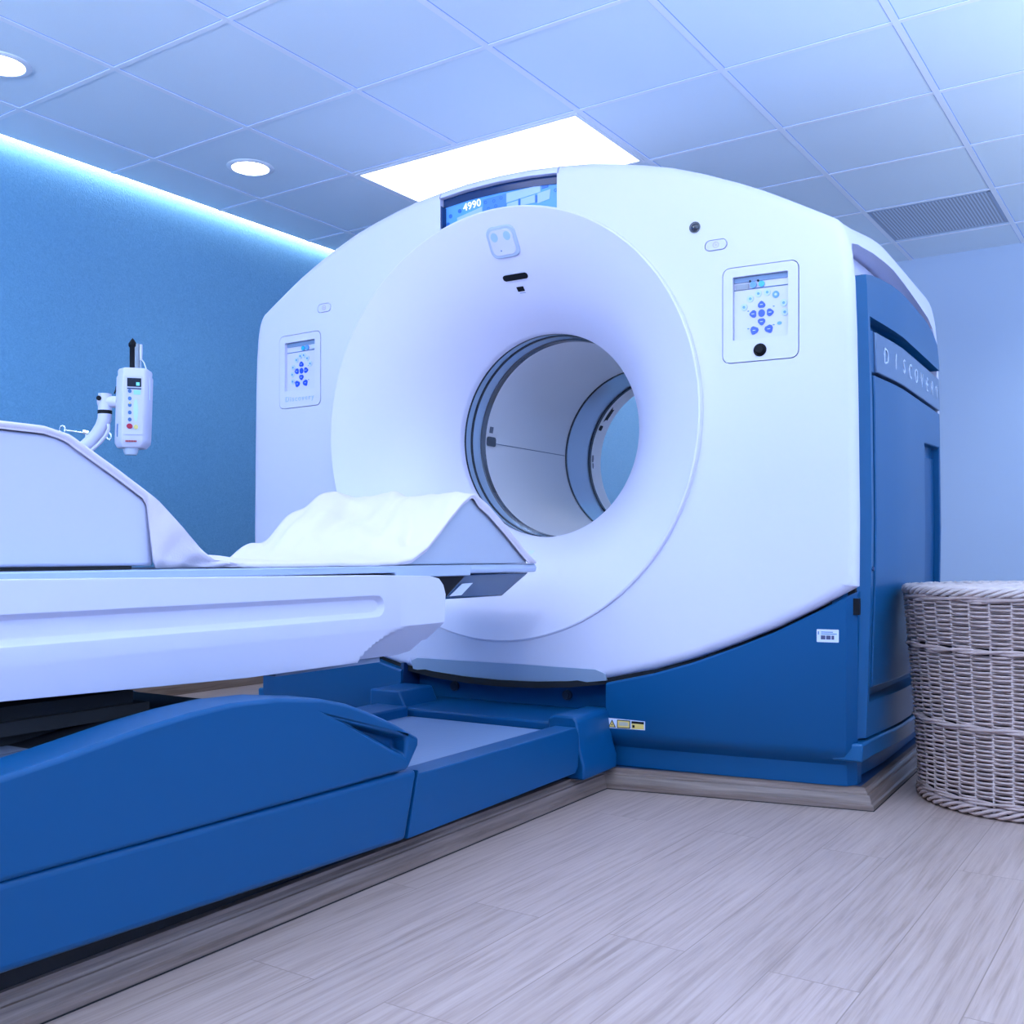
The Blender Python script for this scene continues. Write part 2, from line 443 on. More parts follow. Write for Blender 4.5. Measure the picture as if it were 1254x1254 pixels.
# sloping apron under the disc
ap = new(); add_prism(ap, [(2.70, .352), (2.802, .352), (2.850, .22), (2.70, .22)], -2.125, -1.385, lambda p, q, t: (t, p, q)); cuts.append(ap)
# gap seams beside the display cap
for su in (DU0-.004, DU1+.001): cuts.append(box(su, su+.004, 2.70, 2.86 if su > -1.8 else 2.86, top_z(su)-.03, 2.2))
# right and left side windows in the cover
arch = [(2.872, .0), (2.872, 1.535), (2.885, 1.552), (2.95, 1.566), (3.09, 1.575), (3.25, 1.573), (3.43, 1.565), (3.65, 1.550), (3.85, 1.532), (3.93, 1.51), (3.965, 1.46), (3.965, 0)]
cuts.append(prism(arch, U+1.045, U+1.3, YZ)); cuts.append(prism(arch, U-1.3, U-1.045, YZ))
# pockets behind the control panels and the small buttons
class Face:
    def __init__(s, u, z, slope=None):
        sl = 2*.03*(u-U); x = Vector((1, sl, 0)).normalized(); o = Vector((sl, -1, 0)).normalized()
        s.M = Matrix(((x.x, 0, o.x, u), (x.y, 0, o.y, fy(u)), (0, 1, 0, z), (0, 0, 0, 1)))
    def fn(s): return lambda p, q, t: s.M @ Vector((p, q, t))
FR, FL = Face(-.913, 1.379), Face(-2.648, 1.379)
for F in (FR, FL):
    cuts.append(prism(rrect(-.1085, .1085, -.1365, .1365, .022), -.020, .05, F.fn()))
FB1, FB2 = Face(-1.040, 1.587), Face(-2.523, 1.593)
for F in (FB1, FB2): cuts.append(prism(rrect(-.034, .034, -.0165, .0165, .016), -.006, .05, F.fn()))
boolean(shell, cuts)
me = shell.data
bm = new(); bm.from_mesh(me)
for v in bm.verts: v.co -= G.base
bm.to_mesh(me); bm.free()
me.polygons.foreach_set('use_smooth', [True]*len(me.polygons)); me.set_sharp_from_angle(angle=math.radians(32))
shell.parent = G.root; shell['label'] = 'glossy white outer cover of the scanner'

# apron plate (white, its shade painted greyer) set in the slope

# funnel disc (axis along +y): lathe about local z -> y
MY = Matrix(((1, 0, 0, U), (0, 0, 1, 0), (0, 1, 0, ZC), (0, 0, 0, 1)))   # local (x,y,z)->(U+x, z, ZC+y)
def fdepth(t): return .19*t+.135*t**3
prof = [(RD+.0015, 2.86), (RD+.0015, 2.806), (RD-.001, 2.7985), (RD-.006, 2.797)]
for k in range(1, 41):
    tt = k/40; r = RD-.006-(RD-.006-.362)*tt; prof.append((r, 2.797+fdepth(tt)))
prof += [(.357, 3.130), (.3565, 3.152)]
funnel = G.part('funnel', lathe(prof, MY, 160), FUNNEL, smooth=35, label='pale concave disc around the bore')
def tube_part(name, y0, y1, r0, m, thick=.004, **k):
    return G.part(name, lathe([(r0, y0), (r0, y1), (r0+thick, y1), (r0+thick, y0)], MY, 128, close=True), m, smooth=40, **k)
tube_part('bore_ring', 3.150, 3.160, .3560, RINGD, .006)
tube_part('bore_ring', 3.160, 3.196, .360, RINGB, .006)
tube_part('bore_ring', 3.196, 3.206, .356, RINGD, .012)
tube_part('bore_ring', 3.206, 3.262, .360, RINGB, .006)
tube_part('bore_ring', 3.262, 3.288, .353, RING, .012)
G.part('bore_tube', lathe([(.357, 3.285), (.357, 3.932), (.366, 3.932), (.366, 3.285)], MY, 128, close=True), TUBE, smooth=40, label='white tunnel lining')
tube_part('bore_ring', 3.930, 3.940, .353, RINGD, .012)
tube_part('bore_ring', 3.940, 4.148, .358, RINGB, .006)
tube_part('bore_ring', 4.148, 4.164, .351, RINGD, .012)
G.part('rear_bore_ring', lathe([(.354, 4.164), (.350, 4.20), (.352, 4.262), (.372, 4.274), (.372, 4.164)], MY, 128, close=True), TUBE, smooth=40)
def on_tube(y, ang, r=.356):   # ang measured from -u side, up positive; returns matrix with z pointing to the axis
    d = Vector((-math.cos(ang), 0, math.sin(ang))); p = Vector((U, y, ZC))+d*r
    x = Vector((0, 1, 0)); z = -d; yv = z.cross(x)
    return Matrix(((x.x, yv.x, z.x, p.x), (x.y, yv.y, z.y, p.y), (x.z, yv.z, z.z, p.z), (0, 0, 0, 1)))
def mprism(pts, a, b, M): return prism(pts, a, b, lambda p, q, t: M @ Vector((p, q, t)))
# tunnel details
G.part('tunnel_window', mprism(rrect(-.030, .030, -.018, .018, .010), 0, .004, on_tube(3.33, .045)), mat('smoked_window', (.05, .06, .09), .2))
G.part('tunnel_label', mprism(rrect(-.011, .011, -.012, .012, .002), 0, .002, on_tube(3.325, .17)), mat('grey_label', (.12, .14, .2), .5))
G.part('tunnel_seam', mprism([(-.28, -.0015), (.28, -.0015), (.28, .0015), (-.28, .0015)], 0, .0012, on_tube(3.645, .03, .3572)), mat('seam_grey', (.16, .2, .3), .6))
G.part('tunnel_label', mprism(rrect(-.013, .013, -.016, .016, .002), 0, .002, on_tube(4.19, .05, .353)), mat('grey_label', (.12, .14, .2), .5))
G.part('tunnel_label', mprism(rrect(-.010, .010, -.012, .012, .002), 0, .002, on_tube(4.19, -.04, .353)), mat('grey_label', (.12, .14, .2), .5))
G.part('tunnel_window', mprism(rrect(-.013, .013, -.055, .055, .006), 0, .003, on_tube(4.20, .66, .352)), BLACK)
G.part('tunnel_window', mprism(rrect(-.012, .012, -.012, .012, .006), 0, .003, on_tube(4.19, .46, .352)), BLACK)

# display set in the top of the cover
Y1 = 2.826
def disc_z(u): return ZC+math.sqrt((RD+.003)**2-(u-U)**2)
sp = [(DU0+.001+(DU1-DU0-.002)*k/n, top_z(DU0+(DU1-DU0)*k/n)-.029) for k in range(n+1)][::-1]+[(DU0+.001+(DU1-DU0-.002)*k/n, disc_z(DU0+.001+(DU1-DU0-.002)*k/n)) for k in range(n+1)]
disp = G.part('display_screen', prism(sp, Y1, Y1+.006, XZ), SCR, label='glowing blue status display above the bore')
bt = [(DU0+.001+(DU1-DU0-.002)*k/n, top_z(DU0+(DU1-DU0)*k/n)-.029) for k in range(n+1)]
G.part('display_shade', prism(bt+[(u, z-.026) for u, z in bt[::-1]], Y1-.006, Y1-.001, XZ), SMOKE, parent=disp)
G.part('display_shade', prism([(DU0+.001, 1.79), (DU0+.008, 1.792), (DU0+.008, 1.86), (DU0+.001, 1.865)], Y1-.022, Y1-.001, XZ), SMOKE, parent=disp)
YS = Y1-.001
G.part('display_segment', prism([(-1.842, 1.819), (-1.752, 1.822), (-1.752, 1.8685), (-1.842, 1.864)], YS-.001, YS, XZ), SCR2, parent=disp)
G.part('display_segment', prism([(-1.752, 1.837), (-1.625, 1.850), (-1.625, 1.872), (-1.752, 1.8685)], YS-.001, YS, XZ), SCRL, parent=disp)
G.part('display_segment', prism([(-1.750, 1.823), (-1.708, 1.8205), (-1.708, 1.838), (-1.750, 1.834)], YS-.001, YS, XZ), SCRL, parent=disp)
G.part('display_segment', prism([(-1.698, 1.8195), (-1.645, 1.8195), (-1.645, 1.845), (-1.698, 1.84)], YS-.001, YS, XZ), SCRL, parent=disp)
G.part('display_segment', prism([(-1.636, 1.815), (-1.592, 1.822), (-1.588, 1.852), (-1.636, 1.847)], YS-.001, YS, XZ), SCRL, parent=disp)
for uu in (-1.703, -1.6405): G.part('display_mark', box(uu-.003, uu+.003, YS-.0015, YS, 1.8195, 1.842), SCRD, parent=disp)
G.part('display_mark', prism([(-1.62, 1.858), (-1.597, 1.860), (-1.597, 1.873), (-1.62, 1.871)], YS-.0015, YS, XZ), SCRD, parent=disp)
G.part('display_segment', prism([(-1.945, 1.807), (-1.846, 1.8195), (-1.846, 1.842), (-1.945, 1.822)], YS-.001, YS, XZ), SCRL, parent=disp)
MT = Matrix(((1, 0, 0, -1.885), (0, 0, -1, YS-.0015), (0, 1, 0, 1.853), (0, 0, 0, 1)))
G.part('display_digits', text_bm('4990', .034, .0008, MT @ Matrix.Rotation(.1, 4, 'Z'), spacing=1.05, bold=.0006), SCRW, parent=disp)
for a, b in ((-1.935, 1.843), (-1.972, 1.832), (-1.982, 1.806)): G.part('display_mark', lathe([(0, 0), (.007, 0), (.007, .001), (0, .001)], Matrix(((1, 0, 0, a), (0, 0, -1, YS), (0, 1, 0, b), (0, 0, 0, 1))), 16), SCRD, parent=disp)
for a, b in ((-1.832, 1.853), (-1.80, 1.852), (-1.772, 1.857), (-1.82, 1.830), (-1.792, 1.834), (-1.57, 1.845)):
    G.part('display_mark', lathe([(.004, 0), (.0055, 0), (.0055, .001), (.004, .001)], Matrix(((1, 0, 0, a), (0, 0, -1, YS-.001), (0, 1, 0, b), (0, 0, 0, 1))), 16, close=True), SCRD, parent=disp)

# features on the funnel (frame tangent to the cone at the top)
def fun(r, du=0):
    t = (RD-.006-r)/(RD-.006-.362); d = fdepth(t); dd = (.19+.405*t*t)/(RD-.006-.362)
    a = math.asin(du/r); rad = Vector((math.sin(a), 0, math.cos(a)))
    p = Vector((U, 2.797+d, ZC))+rad*r
    up = (rad - Vector((0, 1, 0))*dd).normalized(); right = Vector((math.cos(a), 0, -math.sin(a))); out = right.cross(up)
    return Matrix(((right.x, up.x, out.x, p.x), (right.y, up.y, out.y, p.y), (right.z, up.z, out.z, p.z), (0, 0, 0, 1)))
M1 = fun(.605)
mic = G.part('intercom_panel', mprism(rrect(-.055, .055, -.053, .053, .026), -.004, .006, M1), mat('recess_shade', (.42, .50, .68), .45), bevel=.004)
G.part('intercom_plate', mprism(rrect(-.044, .044, -.042, .042, .020), .004, .0085, M1), WHITE, parent=mic, bevel=.0015)
for dx in (-.024, .024):
    G.part('intercom_pad', mprism([(dx+.013*math.cos(a), .020+.015*math.sin(a)) for a in [2*PI*k/20 for k in range(20)]], .008, .0095, M1), mat('pad_blue', (.35, .52, .82), .5), parent=mic)
G.part('intercom_hole', mprism([(-.012+.0025*math.cos(a), -.026+.0025*math.sin(a)) for a in [2*PI*k/12 for k in range(12)]], .008, .0093, M1), MARK, parent=mic)
M2 = fun(.508)
G.part('camera_slot', mprism(rrect(-.048, .048, -.011, .011, .010), -.002, .0025, M2), BLACK, label='black slot above the bore')
G.part('slot_rim', mprism(rrect(-.058, .058, -.019, .017, .017), -.004, .001, M2), WHITE2, bevel=.002)
M3 = fun(.475)
G.part('small_label', mprism([(-.013, -.009), (.013, -.009), (.013, .009), (-.013, .009)], 0, .0015, M3), BLACK)
G.part('small_label', mprism([(-.009, -.016), (.012, -.017), (.012, -.0155), (-.009, -.0145)], 0, .0012, M3), MARK)
M4 = Matrix.Translation((0, 0, 0))
Mb = fun(.64)
# laser mark below-left of the bore rim
def funa(r, ang):
    t = (RD-.006-r)/(RD-.006-.362); d = fdepth(t); dd = (.19+.405*t*t)/(RD-.006-.362)
    rad = Vector((math.sin(ang), 0, math.cos(ang))); p = Vector((U, 2.797+d, ZC))+rad*r
    up = (rad - Vector((0, 1, 0))*dd).normalized(); right = Vector((math.cos(ang), 0, -math.sin(ang))); out = right.cross(up)
    return Matrix(((right.x, up.x, out.x, p.x), (right.y, up.y, out.y, p.y), (right.z, up.z, out.z, p.z), (0, 0, 0, 1)))
M5 = funa(.41, PI+.02)
G.part('laser_label', mprism(rrect(-.010, .010, -.010, .010, .002), 0, .0008, M5), mat('clear_label', (.62, .72, .92), .3))

# control panels
def control_panel(F, right=True):
    fn = F.fn()
    p = G.part('control_panel', prism(rrect(-.106, .106, -.134, .134, .020), -.018, .0015, fn), WHITE, label='white control panel with blue buttons, %s of the bore' % ('right' if right else 'left'))
    cx = -.005
    hole = prism(rrect(-.078, .078, -.072, .108, .004), -.013, .02, fn)
    # cut in scanner coordinates: shift object temporarily
    for v in p.data.vertices: v.co += G.base
    q = p.parent; p.parent = None; boolean(p, [hole]); p.parent = q
    for v in p.data.vertices: v.co -= G.base
    md = p.modifiers.new('bevel', 'BEVEL'); md.width = .0022; md.segments = 2; md.limit_method = 'ANGLE'
    G.part('panel_bed', prism([(-.077, -.071), (.077, -.071), (.077, .070), (-.077, .070)], -.0128, -.0095, fn), WHITE2, parent=p)
    G.part('panel_ledge', prism([(-.077, .072), (.077, .072), (.077, .0735), (-.077, .0735)], -.0128, -.009, fn), MARK, parent=p)
    G.part('panel_shade', prism([(-.077, .093), (.077, .093), (.077, .107), (-.077, .107)], -.0128, -.0095, fn), mat('shade_blue', (.20, .30, .48), .6), parent=p)
    sx = 1 if right else -1
    def disc(name, x, y, rx, ry, m, z0=-.0105, z1=-.0075, n=18):
        return G.part(name, prism([(x+rx*math.cos(2*PI*k/n), y+ry*math.sin(2*PI*k/n)) for k in range(n)], z0, z1, fn), m, parent=p)
    disc('button', sx*-.022 if right else .028, .083, .0095, .0095, BTNM); disc('button', sx*.002 if right else .008, .083, .0085, .0085, BTNC)
    if right:
        G.part('barcode_label', prism([(-.072, .072), (-.036, .072), (-.036, .088), (-.072, .088)], -.0105, -.008, fn), mat('barcode_grey', (.3, .33, .4), .6), parent=p)
        disc('panel_lamp', -.031, .094, .003, .003, BLACK); disc('panel_lamp', -.008, .093, .003, .003, BLACK)
    else:
        G.part('barcode_label', prism([(.050, .076), (.072, .076), (.072, .092), (.050, .092)], -.0105, -.008, fn), LABEL, parent=p)
    fan = [(-.048, .022), (-.030, .044), (-.007, .056), (.018, .057), (.042, .048), (.064, .022), (.067, -.004)] if right else [(.045, .022), (.030, .043), (.012, .056), (-.006, .055), (-.026, .042), (-.044, .016), (-.048, -.010), (-.046, -.036)]
    for k, (x, y) in enumerate(fan):
        disc('button', x, y, .0095, .010, BTNM if (right and k == 4) else BTNL)
        disc('button_symbol', x, y, .004, .004, BTNM if not (right and k == 4) else BTNL, -.0095, -.0069, 8)
    cx, cy = (.002, .0) if right else (.0, .0)
    def petal(a, dist, ln, w, m=BTNB):
        c, s = math.cos(a), math.sin(a)
        base = [(-.5, -.55), (-.25, -.9), (.1, -.85), (.5, -.35), (.62, 0), (.5, .35), (.1, .85), (-.25, .9), (-.5, .55)]
        pts = [(cx+(dist+ln*x)*c-w*y*s, cy+(dist+ln*x)*s+w*y*c) for x, y in base]
        G.part('arrow_button', prism(pts, -.0105, -.0065, fn), m, parent=p)
        xx, yy = cx+dist*c, cy+dist*s
        G.part('button_symbol', prism([(xx-.004, yy-.001), (xx+.004, yy-.001), (xx+.004, yy+.001), (xx-.004, yy+.001)], -.007, -.0062, fn), BTNL, parent=p)
    for a in (PI/2, 0, PI, -PI/2): petal(a, .024, .017, .0115)
    petal(-PI/2-.42, .051, .020, .0125); petal(-PI/2+.42, .051, .020, .0125)
    disc('button', cx, cy, .0095, .0105, BTNB)
    for x, y in ((-.036, .010), (.036, .016), (-.036, -.040), (.036, -.036)): disc('panel_mark', x, y, .003, .0018, MARK, -.0105, -.009, 8)
    if right:
        k = G.part('knob', lathe([(0, .012), (.010, .012), (.0135, .009), (.0145, .002), (.0185, .002), (.019, -.002), (0, -.002)], F.M @ Matrix.Translation((0.0, -.105, 0)), 28), BLACK, parent=p, smooth=40, label='small black round knob')
        disc('panel_mark', .052, -.033, .007, .005, BTNM, -.0105, -.009, 9)
    else:
        G.part('panel_lettering', text_bm('Discovery', .027, .0006, F.M @ Matrix.Translation((0, -.103, .002)), spacing=1.35), mat('faint_letters', (.38, .52, .85), .5), parent=p)
    return p
control_panel(FR, True); control_panel(FL, False)
for F in (FB1, FB2):
    b = G.part('stop_button', prism(rrect(-.031, .031, -.0140, .0140, .0138), -.006, .002, F.fn()), WHITE2, bevel=.001)
    G.part('button_symbol', lathe([(.0065, .002), (.0095, .002), (.0095, .0028), (.0065, .0028)], F.M, 24, close=True), LILAC, parent=b)
    G.part('button_symbol', lathe([(0, .002), (.003, .002), (.003, .0028), (0, .0028)], F.M, 12), LILAC, parent=b)
F = Face(-1.103, 1.647)
G.part('camera_dome', lathe([(0, .012), (.006, .011), (.011, .007), (.0135, .002), (.0165, .002), (.0165, -.003), (0, -.003)], F.M, 28), mat('dark_lens', (.01, .015, .03), .08, coat=1), smooth=40, label='small dark lens dome on the cover')

# ---- lower blue skirts, right and left of the recess
def bot_z(u):
    d = abs(u-U); pts = sorted((h[0], h[1]) for h in HALF[20:]); return interp(d, [a for a, b in pts], [b for a, b in pts])
def skirt(u0, u1, label, sgn):
    bm = new(); cols = []; N = 30
    for i in range(N+1):
        k = i/N; u = u0+(u1-u0)*k; y = byf(u); zt = bot_z(u)-.010
        dist = abs(u-(u1))
        rnd = 0 if dist > .03 else .028*(1-math.sqrt(max(0, 1-(1-dist/.03)**2)))
        inn = .0
        cs = [(.046, .0595), (.043, .118), (.032, .130), (.012, .148), (0, .172), (0, zt-.006), (.006, zt), (.07, zt), (.095, .0595)]
        cols.append([bm.verts.new((u-(sgn*.012*max(0, (k-.9)/.1) if (z < .16) else 0), y+dv+rnd, z)) for dv, z in cs])
    n = len(cols[0])
    for A, B in zip(cols, cols[1:]):
        for j in range(n): bm.faces.new((A[j], A[(j+1) % n], B[(j+1) % n], B[j]))
    bm.faces.new(cols[0][::-1]); bm.faces.new(cols[-1])
    return G.part('lower_skirt', bm, BLUE, smooth=35, label=label)
skR = skirt(-1.376, -.662, 'blue lower skirt panel right of the table', 1)
skirt(-2.150, -2.895, 'blue lower skirt panel behind the table', -1)
# dark joint line under the white cover
bm = new(); A = []
for i in range(61):
    u = -2.89+(2.22)*i/60
    z = bot_z(u)
    A.append([bm.verts.new((u, byf(u)+.035, z-.016)), bm.verts.new((u, byf(u)+.035, z+.004)), bm.verts.new((u, byf(u)+.085, z+.004)), bm.verts.new((u, byf(u)+.085, z-.016))])
for P, Q in zip(A, A[1:]):
    for j in range(4): bm.faces.new((P[j], P[(j+1) % 4], Q[(j+1) % 4], Q[j]))
bm.faces.new(A[0][::-1]); bm.faces.new(A[-1])
G.part('cover_joint', bm, DARK)
# recess wall
n = 24; us = [-2.15+.775*i/n for i in range(n+1)]
pts = [(u, bot_z(u)+.0) for u in us][::-1]+[(-2.15, .06), (-1.375, .06)]
rw = G.part('recess_wall', prism(pts, 2.885, 2.91, XZ), BLUE, label='dark blue wall under the bore behind the table')
G.part('recess_side', box(-2.158, -2.146, 2.795, 2.92, .06, .33), NAVY)
for u in (-1.995, -1.56):
    b = G.part('bolt', lathe([(0, 0), (.010, 0), (.011, .004), (.016, .005), (.017, .02), (0, .02)], Matrix(((1, 0, 0, u), (0, 0, 1, 2.872), (0, 1, 0, .252), (0, 0, 0, 1))), 20), mat('dark_bolt', (.02, .03, .06), .35), parent=rw, smooth=40)
# labels on the right skirt
def skf(u, z):
    sl = 2*.07*(u-U); x = Vector((1, sl, 0)).normalized(); o = Vector((sl, -1, 0)).normalized()
    return Matrix(((x.x, 0, o.x, u), (x.y, 0, o.y, byf(u)), (0, 1, 0, z), (0, 0, 0, 1)))
M = skf(-1.310, .1935)
wl = G.part('warning_label', mprism([(-.059, -.015), (.059, -.013), (.059, .013), (-.059, .015)], 0, .0015, M), LABEL, parent=skR, label='white warning label with yellow triangle')
def lp(pts, m, z=.0022): G.part('label_print', mprism(pts, .0008, z, M), m, parent=skR)
lp([(-.057, -.012), (-.033, -.012), (-.045, .011)], BLACK); lp([(-.0535, -.010), (-.0365, -.010), (-.045, .006)], YELL, .0026); lp([(-.047, -.006), (-.043, -.006), (-.045, .001)], BLACK, .003)
lp([(-.029, -.013), (.013, -.012), (.013, .012), (-.029, .012)], BLACK); lp([(-.0265, -.0105), (.0105, -.0095), (.0105, .0095), (-.0265, .0095)], YELL, .0026); lp([(-.022, -.005), (.006, -.0045), (.006, .006), (-.022, .006)], mat('label_tan', (.45, .42, .36), .6), .003)
lp([(.017, .004), (.056, .004), (.056, .011), (.017, .011)], BLACK); lp([(.017, -.012), (.056, -.011), (.056, .004), (.017, .004)], YELL); lp([(.020, -.008), (.027, -.008), (.027, 0), (.020, 0)], BLACK, .0026)
M = skf(-.733, .477)
bl = G.part('serial_label', mprism(rrect(-.029, .029, -.0175, .0175, .002), 0, .0015, M), LABEL, parent=skR, label='small white serial label')
for a, b, w in ((-.018, -.006, 1), (-.004, .008, 1), (.004+.006, .017, 1)): lp([(a, -.010), (b, -.010), (b, .001), (a, .001)], mat('print_ink', (.06, .07, .16), .6))
lp([(-.026, .003), (-.023, .003), (-.023, .012), (-.026, .012)], MARK); lp([(-.017, .009), (.014, .009), (.014, .0115), (-.017, .0115)], MARK); lp([(-.017, .004), (.024, .004), (.024, .0065), (-.017, .0065)], MARK)

bm = new(); cols = []
for i in range(25):
    u = -2.122+.734*i/24; zb = bot_z(u)-.004; zt = .350
    if i in (0, 24): zt -= .012
    def ya(z): return 2.8025+(.352-z)*.42
    cols.append([bm.verts.new((u, ya(zt)-.004, zt)), bm.verts.new((u, ya(zb)-.004, zb)), bm.verts.new((u, ya(zb)+.004, zb)), bm.verts.new((u, ya(zt)+.004, zt))])
for A, B in zip(cols, cols[1:]):
    for j in range(4): bm.faces.new((A[j], A[(j+1) % 4], B[(j+1) % 4], B[j]))
bm.faces.new(cols[0][::-1]); bm.faces.new(cols[-1])
G.part('apron_plate', bm, APRON, smooth=30, label='shade-grey sloping plate under the bore')
# ---- side of the scanner (both sides)
def su(z, v): return interp(z, [.1, .614, .8, 1.137, 1.446, 1.528, 1.6, 1.7], [1.11, 1.126, 1.128, 1.124, 1.115, 1.108, 1.09, 1.06])+bulge(v)
def sidefn(s): return lambda p, q, t: (U+s*(su(q, p)+t), p, q)
def densify(pts, step=.12):
    out = []
    for i in range(len(pts)):
        a, b = Vector(pts[i]), Vector(pts[(i+1) % len(pts)]); m = max(1, int((b-a).length/step))
        for k in range(m): out.append(tuple(a.lerp(b, k/m)))
    return out
def grid_fill(pts, t0, t1, s, name, m, v_cuts, z_cuts, chamfer=None, parent=None, label=None, bevel=.006):
    """panel following the bulged side: polygon is cut along v and z so it can bend"""
    bm = new()
    vs = [bm.verts.new((p, q, 0)) for p, q in pts]; bm.faces.new(vs)
    for v in v_cuts: bmesh.ops.bisect_plane(bm, geom=bm.verts[:]+bm.edges[:]+bm.faces[:], plane_co=(v, 0, 0), plane_no=(1, 0, 0))
    for z in z_cuts: bmesh.ops.bisect_plane(bm, geom=bm.verts[:]+bm.edges[:]+bm.faces[:], plane_co=(0, z, 0), plane_no=(0, 1, 0))
    r = bmesh.ops.extrude_face_region(bm, geom=bm.faces[:])
    top = [x for x in r['geom'] if isinstance(x, bmesh.types.BMVert)]
    tops = set(top)
    for v in bm.verts:
        t = t1 if v in tops else t0
        if v in tops and chamfer:
            c = chamfer(v.co.x, v.co.y); t -= c
        p, q = v.co.x, v.co.y
        v.co = Vector((U+s*(su(q, p)+t), p, q))
    o = finish(name, bm, m)
    return o
def place(o, parent=None, label=None, bevel=None, sm=30):
    for v in o.data.vertices: v.co -= G.base
    o.parent = parent or G.root
    o.data.polygons.foreach_set('use_smooth', [True]*len(o.data.polygons)); o.data.set_sharp_from_angle(angle=math.radians(sm))
    if bevel:
        md = o.modifiers.new('bevel', 'BEVEL'); md.width = bevel; md.segments = 2; md.limit_method = 'ANGLE'; md.angle_limit = math.radians(40)
    if label: o['label'] = label
    return o
VC = [2.90, 2.96, 3.02, 3.1, 3.2, 3.3, 3.4]; ZCU = [.4, .614, .8, 1.0, 1.137, 1.3, 1.446, 1.528]
for s in (1, -1):
    sd = [(2.885, .19), (2.885, 1.450), (2.935, 1.476), (3.0, 1.487), (3.08, 1.495), (3.2, 1.501), (3.36, 1.503), (3.55, 1.502), (3.75, 1.495), (3.86, 1.478), (3.93, 1.448), (3.960, 1.38), (3.960, .19)]
    ch = lambda p, q: .055*(1-min(1, (p-2.885)/.06)) if p < 2.945 else 0
    o = grid_fill(sd, -.075, .012, s, 'side_panel', BLUE2, [2.945]+VC, ZCU, chamfer=ch)
    rec = prism([(2.965, .288), (2.965, 1.365), (4.2, 1.360), (4.2, .288)], .0, .2, lambda p, q, t: (U+s*(su(q, p)-.022+t), p, q))
    boolean(o, [rec])
    sp_ = place(o, label='blue side panel of the scanner', bevel=.004)
    lw = grid_fill([(2.876, .625), (2.876, 1.53), (2.95, 1.56), (3.09, 1.569), (3.43, 1.558), (3.87, 1.525), (3.955, 1.46), (3.955, .625)], -.078, -.055, s, 'side_liner', WHITE2, VC, ZCU)
    place(lw, label='white liner behind the blue side panel')
    pl = grid_fill([(3.022, 1.216), (3.022, 1.331), (3.957, 1.331), (3.957, 1.216)], -.024, .010, s, 'name_plate', PLATE, VC, [1.27])
    pl = place(pl, label='grey name plate with embossed letters', bevel=.003)
    # plate edge strip
    es = grid_fill([(2.990, 1.213), (2.990, 1.334), (3.021, 1.334), (3.021, 1.213)], -.024, .004, s, 'plate_edge', BLUE2, [], [])
    place(es, parent=pl, bevel=.003)
    dr = grid_fill([(3.003, .325), (3.003, 1.206), (3.957, 1.206), (3.957, .325)], -.024, .008, s, 'service_door', BLUE2, VC, ZCU)
    boolean(dr, [prism([(3.640, .45), (3.640, 1.072), (3.935, 1.082), (3.935, .45)], 0, .2, lambda p, q, t: (U+s*(su(q, p)-.02+t), p, q))])
    dr = place(dr, label='blue service door with recessed grip', bevel=.004)
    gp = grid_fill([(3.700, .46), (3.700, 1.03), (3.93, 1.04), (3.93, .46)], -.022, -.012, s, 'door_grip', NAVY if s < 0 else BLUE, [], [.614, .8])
    place(gp, parent=dr)
    if s == 1:
        word = 'DISCOVERY'
        for k, chx in enumerate(word):
            v = 3.115+.098*k; p0 = Vector((U+su(1.27, v)+.0105, v, 1.273)); p1 = Vector((U+su(1.27, v+.05)+.0105, v+.05, 1.273))
            x = (p1-p0).normalized(); y = Vector((0, 0, 1)); z = x.cross(y)
            M = Matrix(((x.x, y.x, z.x, p0.x), (x.y, y.y, z.y, p0.y), (x.z, y.z, z.z, p0.z), (0, 0, 0, 1)))
            G.part('plate_letter', text_bm(chx, .066, .0008, M), SILVER, parent=pl)
        G.part('latch_button', lathe([(0, .004), (.006, .004), (.006, 0), (0, 0)], Matrix(((0, 0, 1, U+su(.65, 2.96)+.012), (1, 0, 0, 2.955), (0, 1, 0, .66), (0, 0, 0, 1))), 16), NAVY)
    # low rail and foot
    def lowbox(name, v0, v1, z0, z1, t0, t1, m, **k):
        o = grid_fill([(v0, z0), (v0, z1), (v1, z1), (v1, z0)], t0, t1, s, name, m, [x for x in VC if v0 < x < v1], []); return place(o, **k)
    lowbox('side_rail', 2.875, 3.99, .133, .184, -.06, .022, BLUE2, bevel=.006, label='low blue bumper rail')
    lowbox('side_foot', 2.95, 3.99, .062, .133, -.10, -.035, BLUE)
    lowbox('side_gap', 2.88, 3.98, .184, .225, -.10, -.02, DARK)
G.part('skirt_latch', box(-.672, -.655, 2.878, 2.895, .535, .580), BLACK)
G.part('inner_body', box(U-1.0, U+1.0, 3.02, 4.0, .060, .56), BLACK)

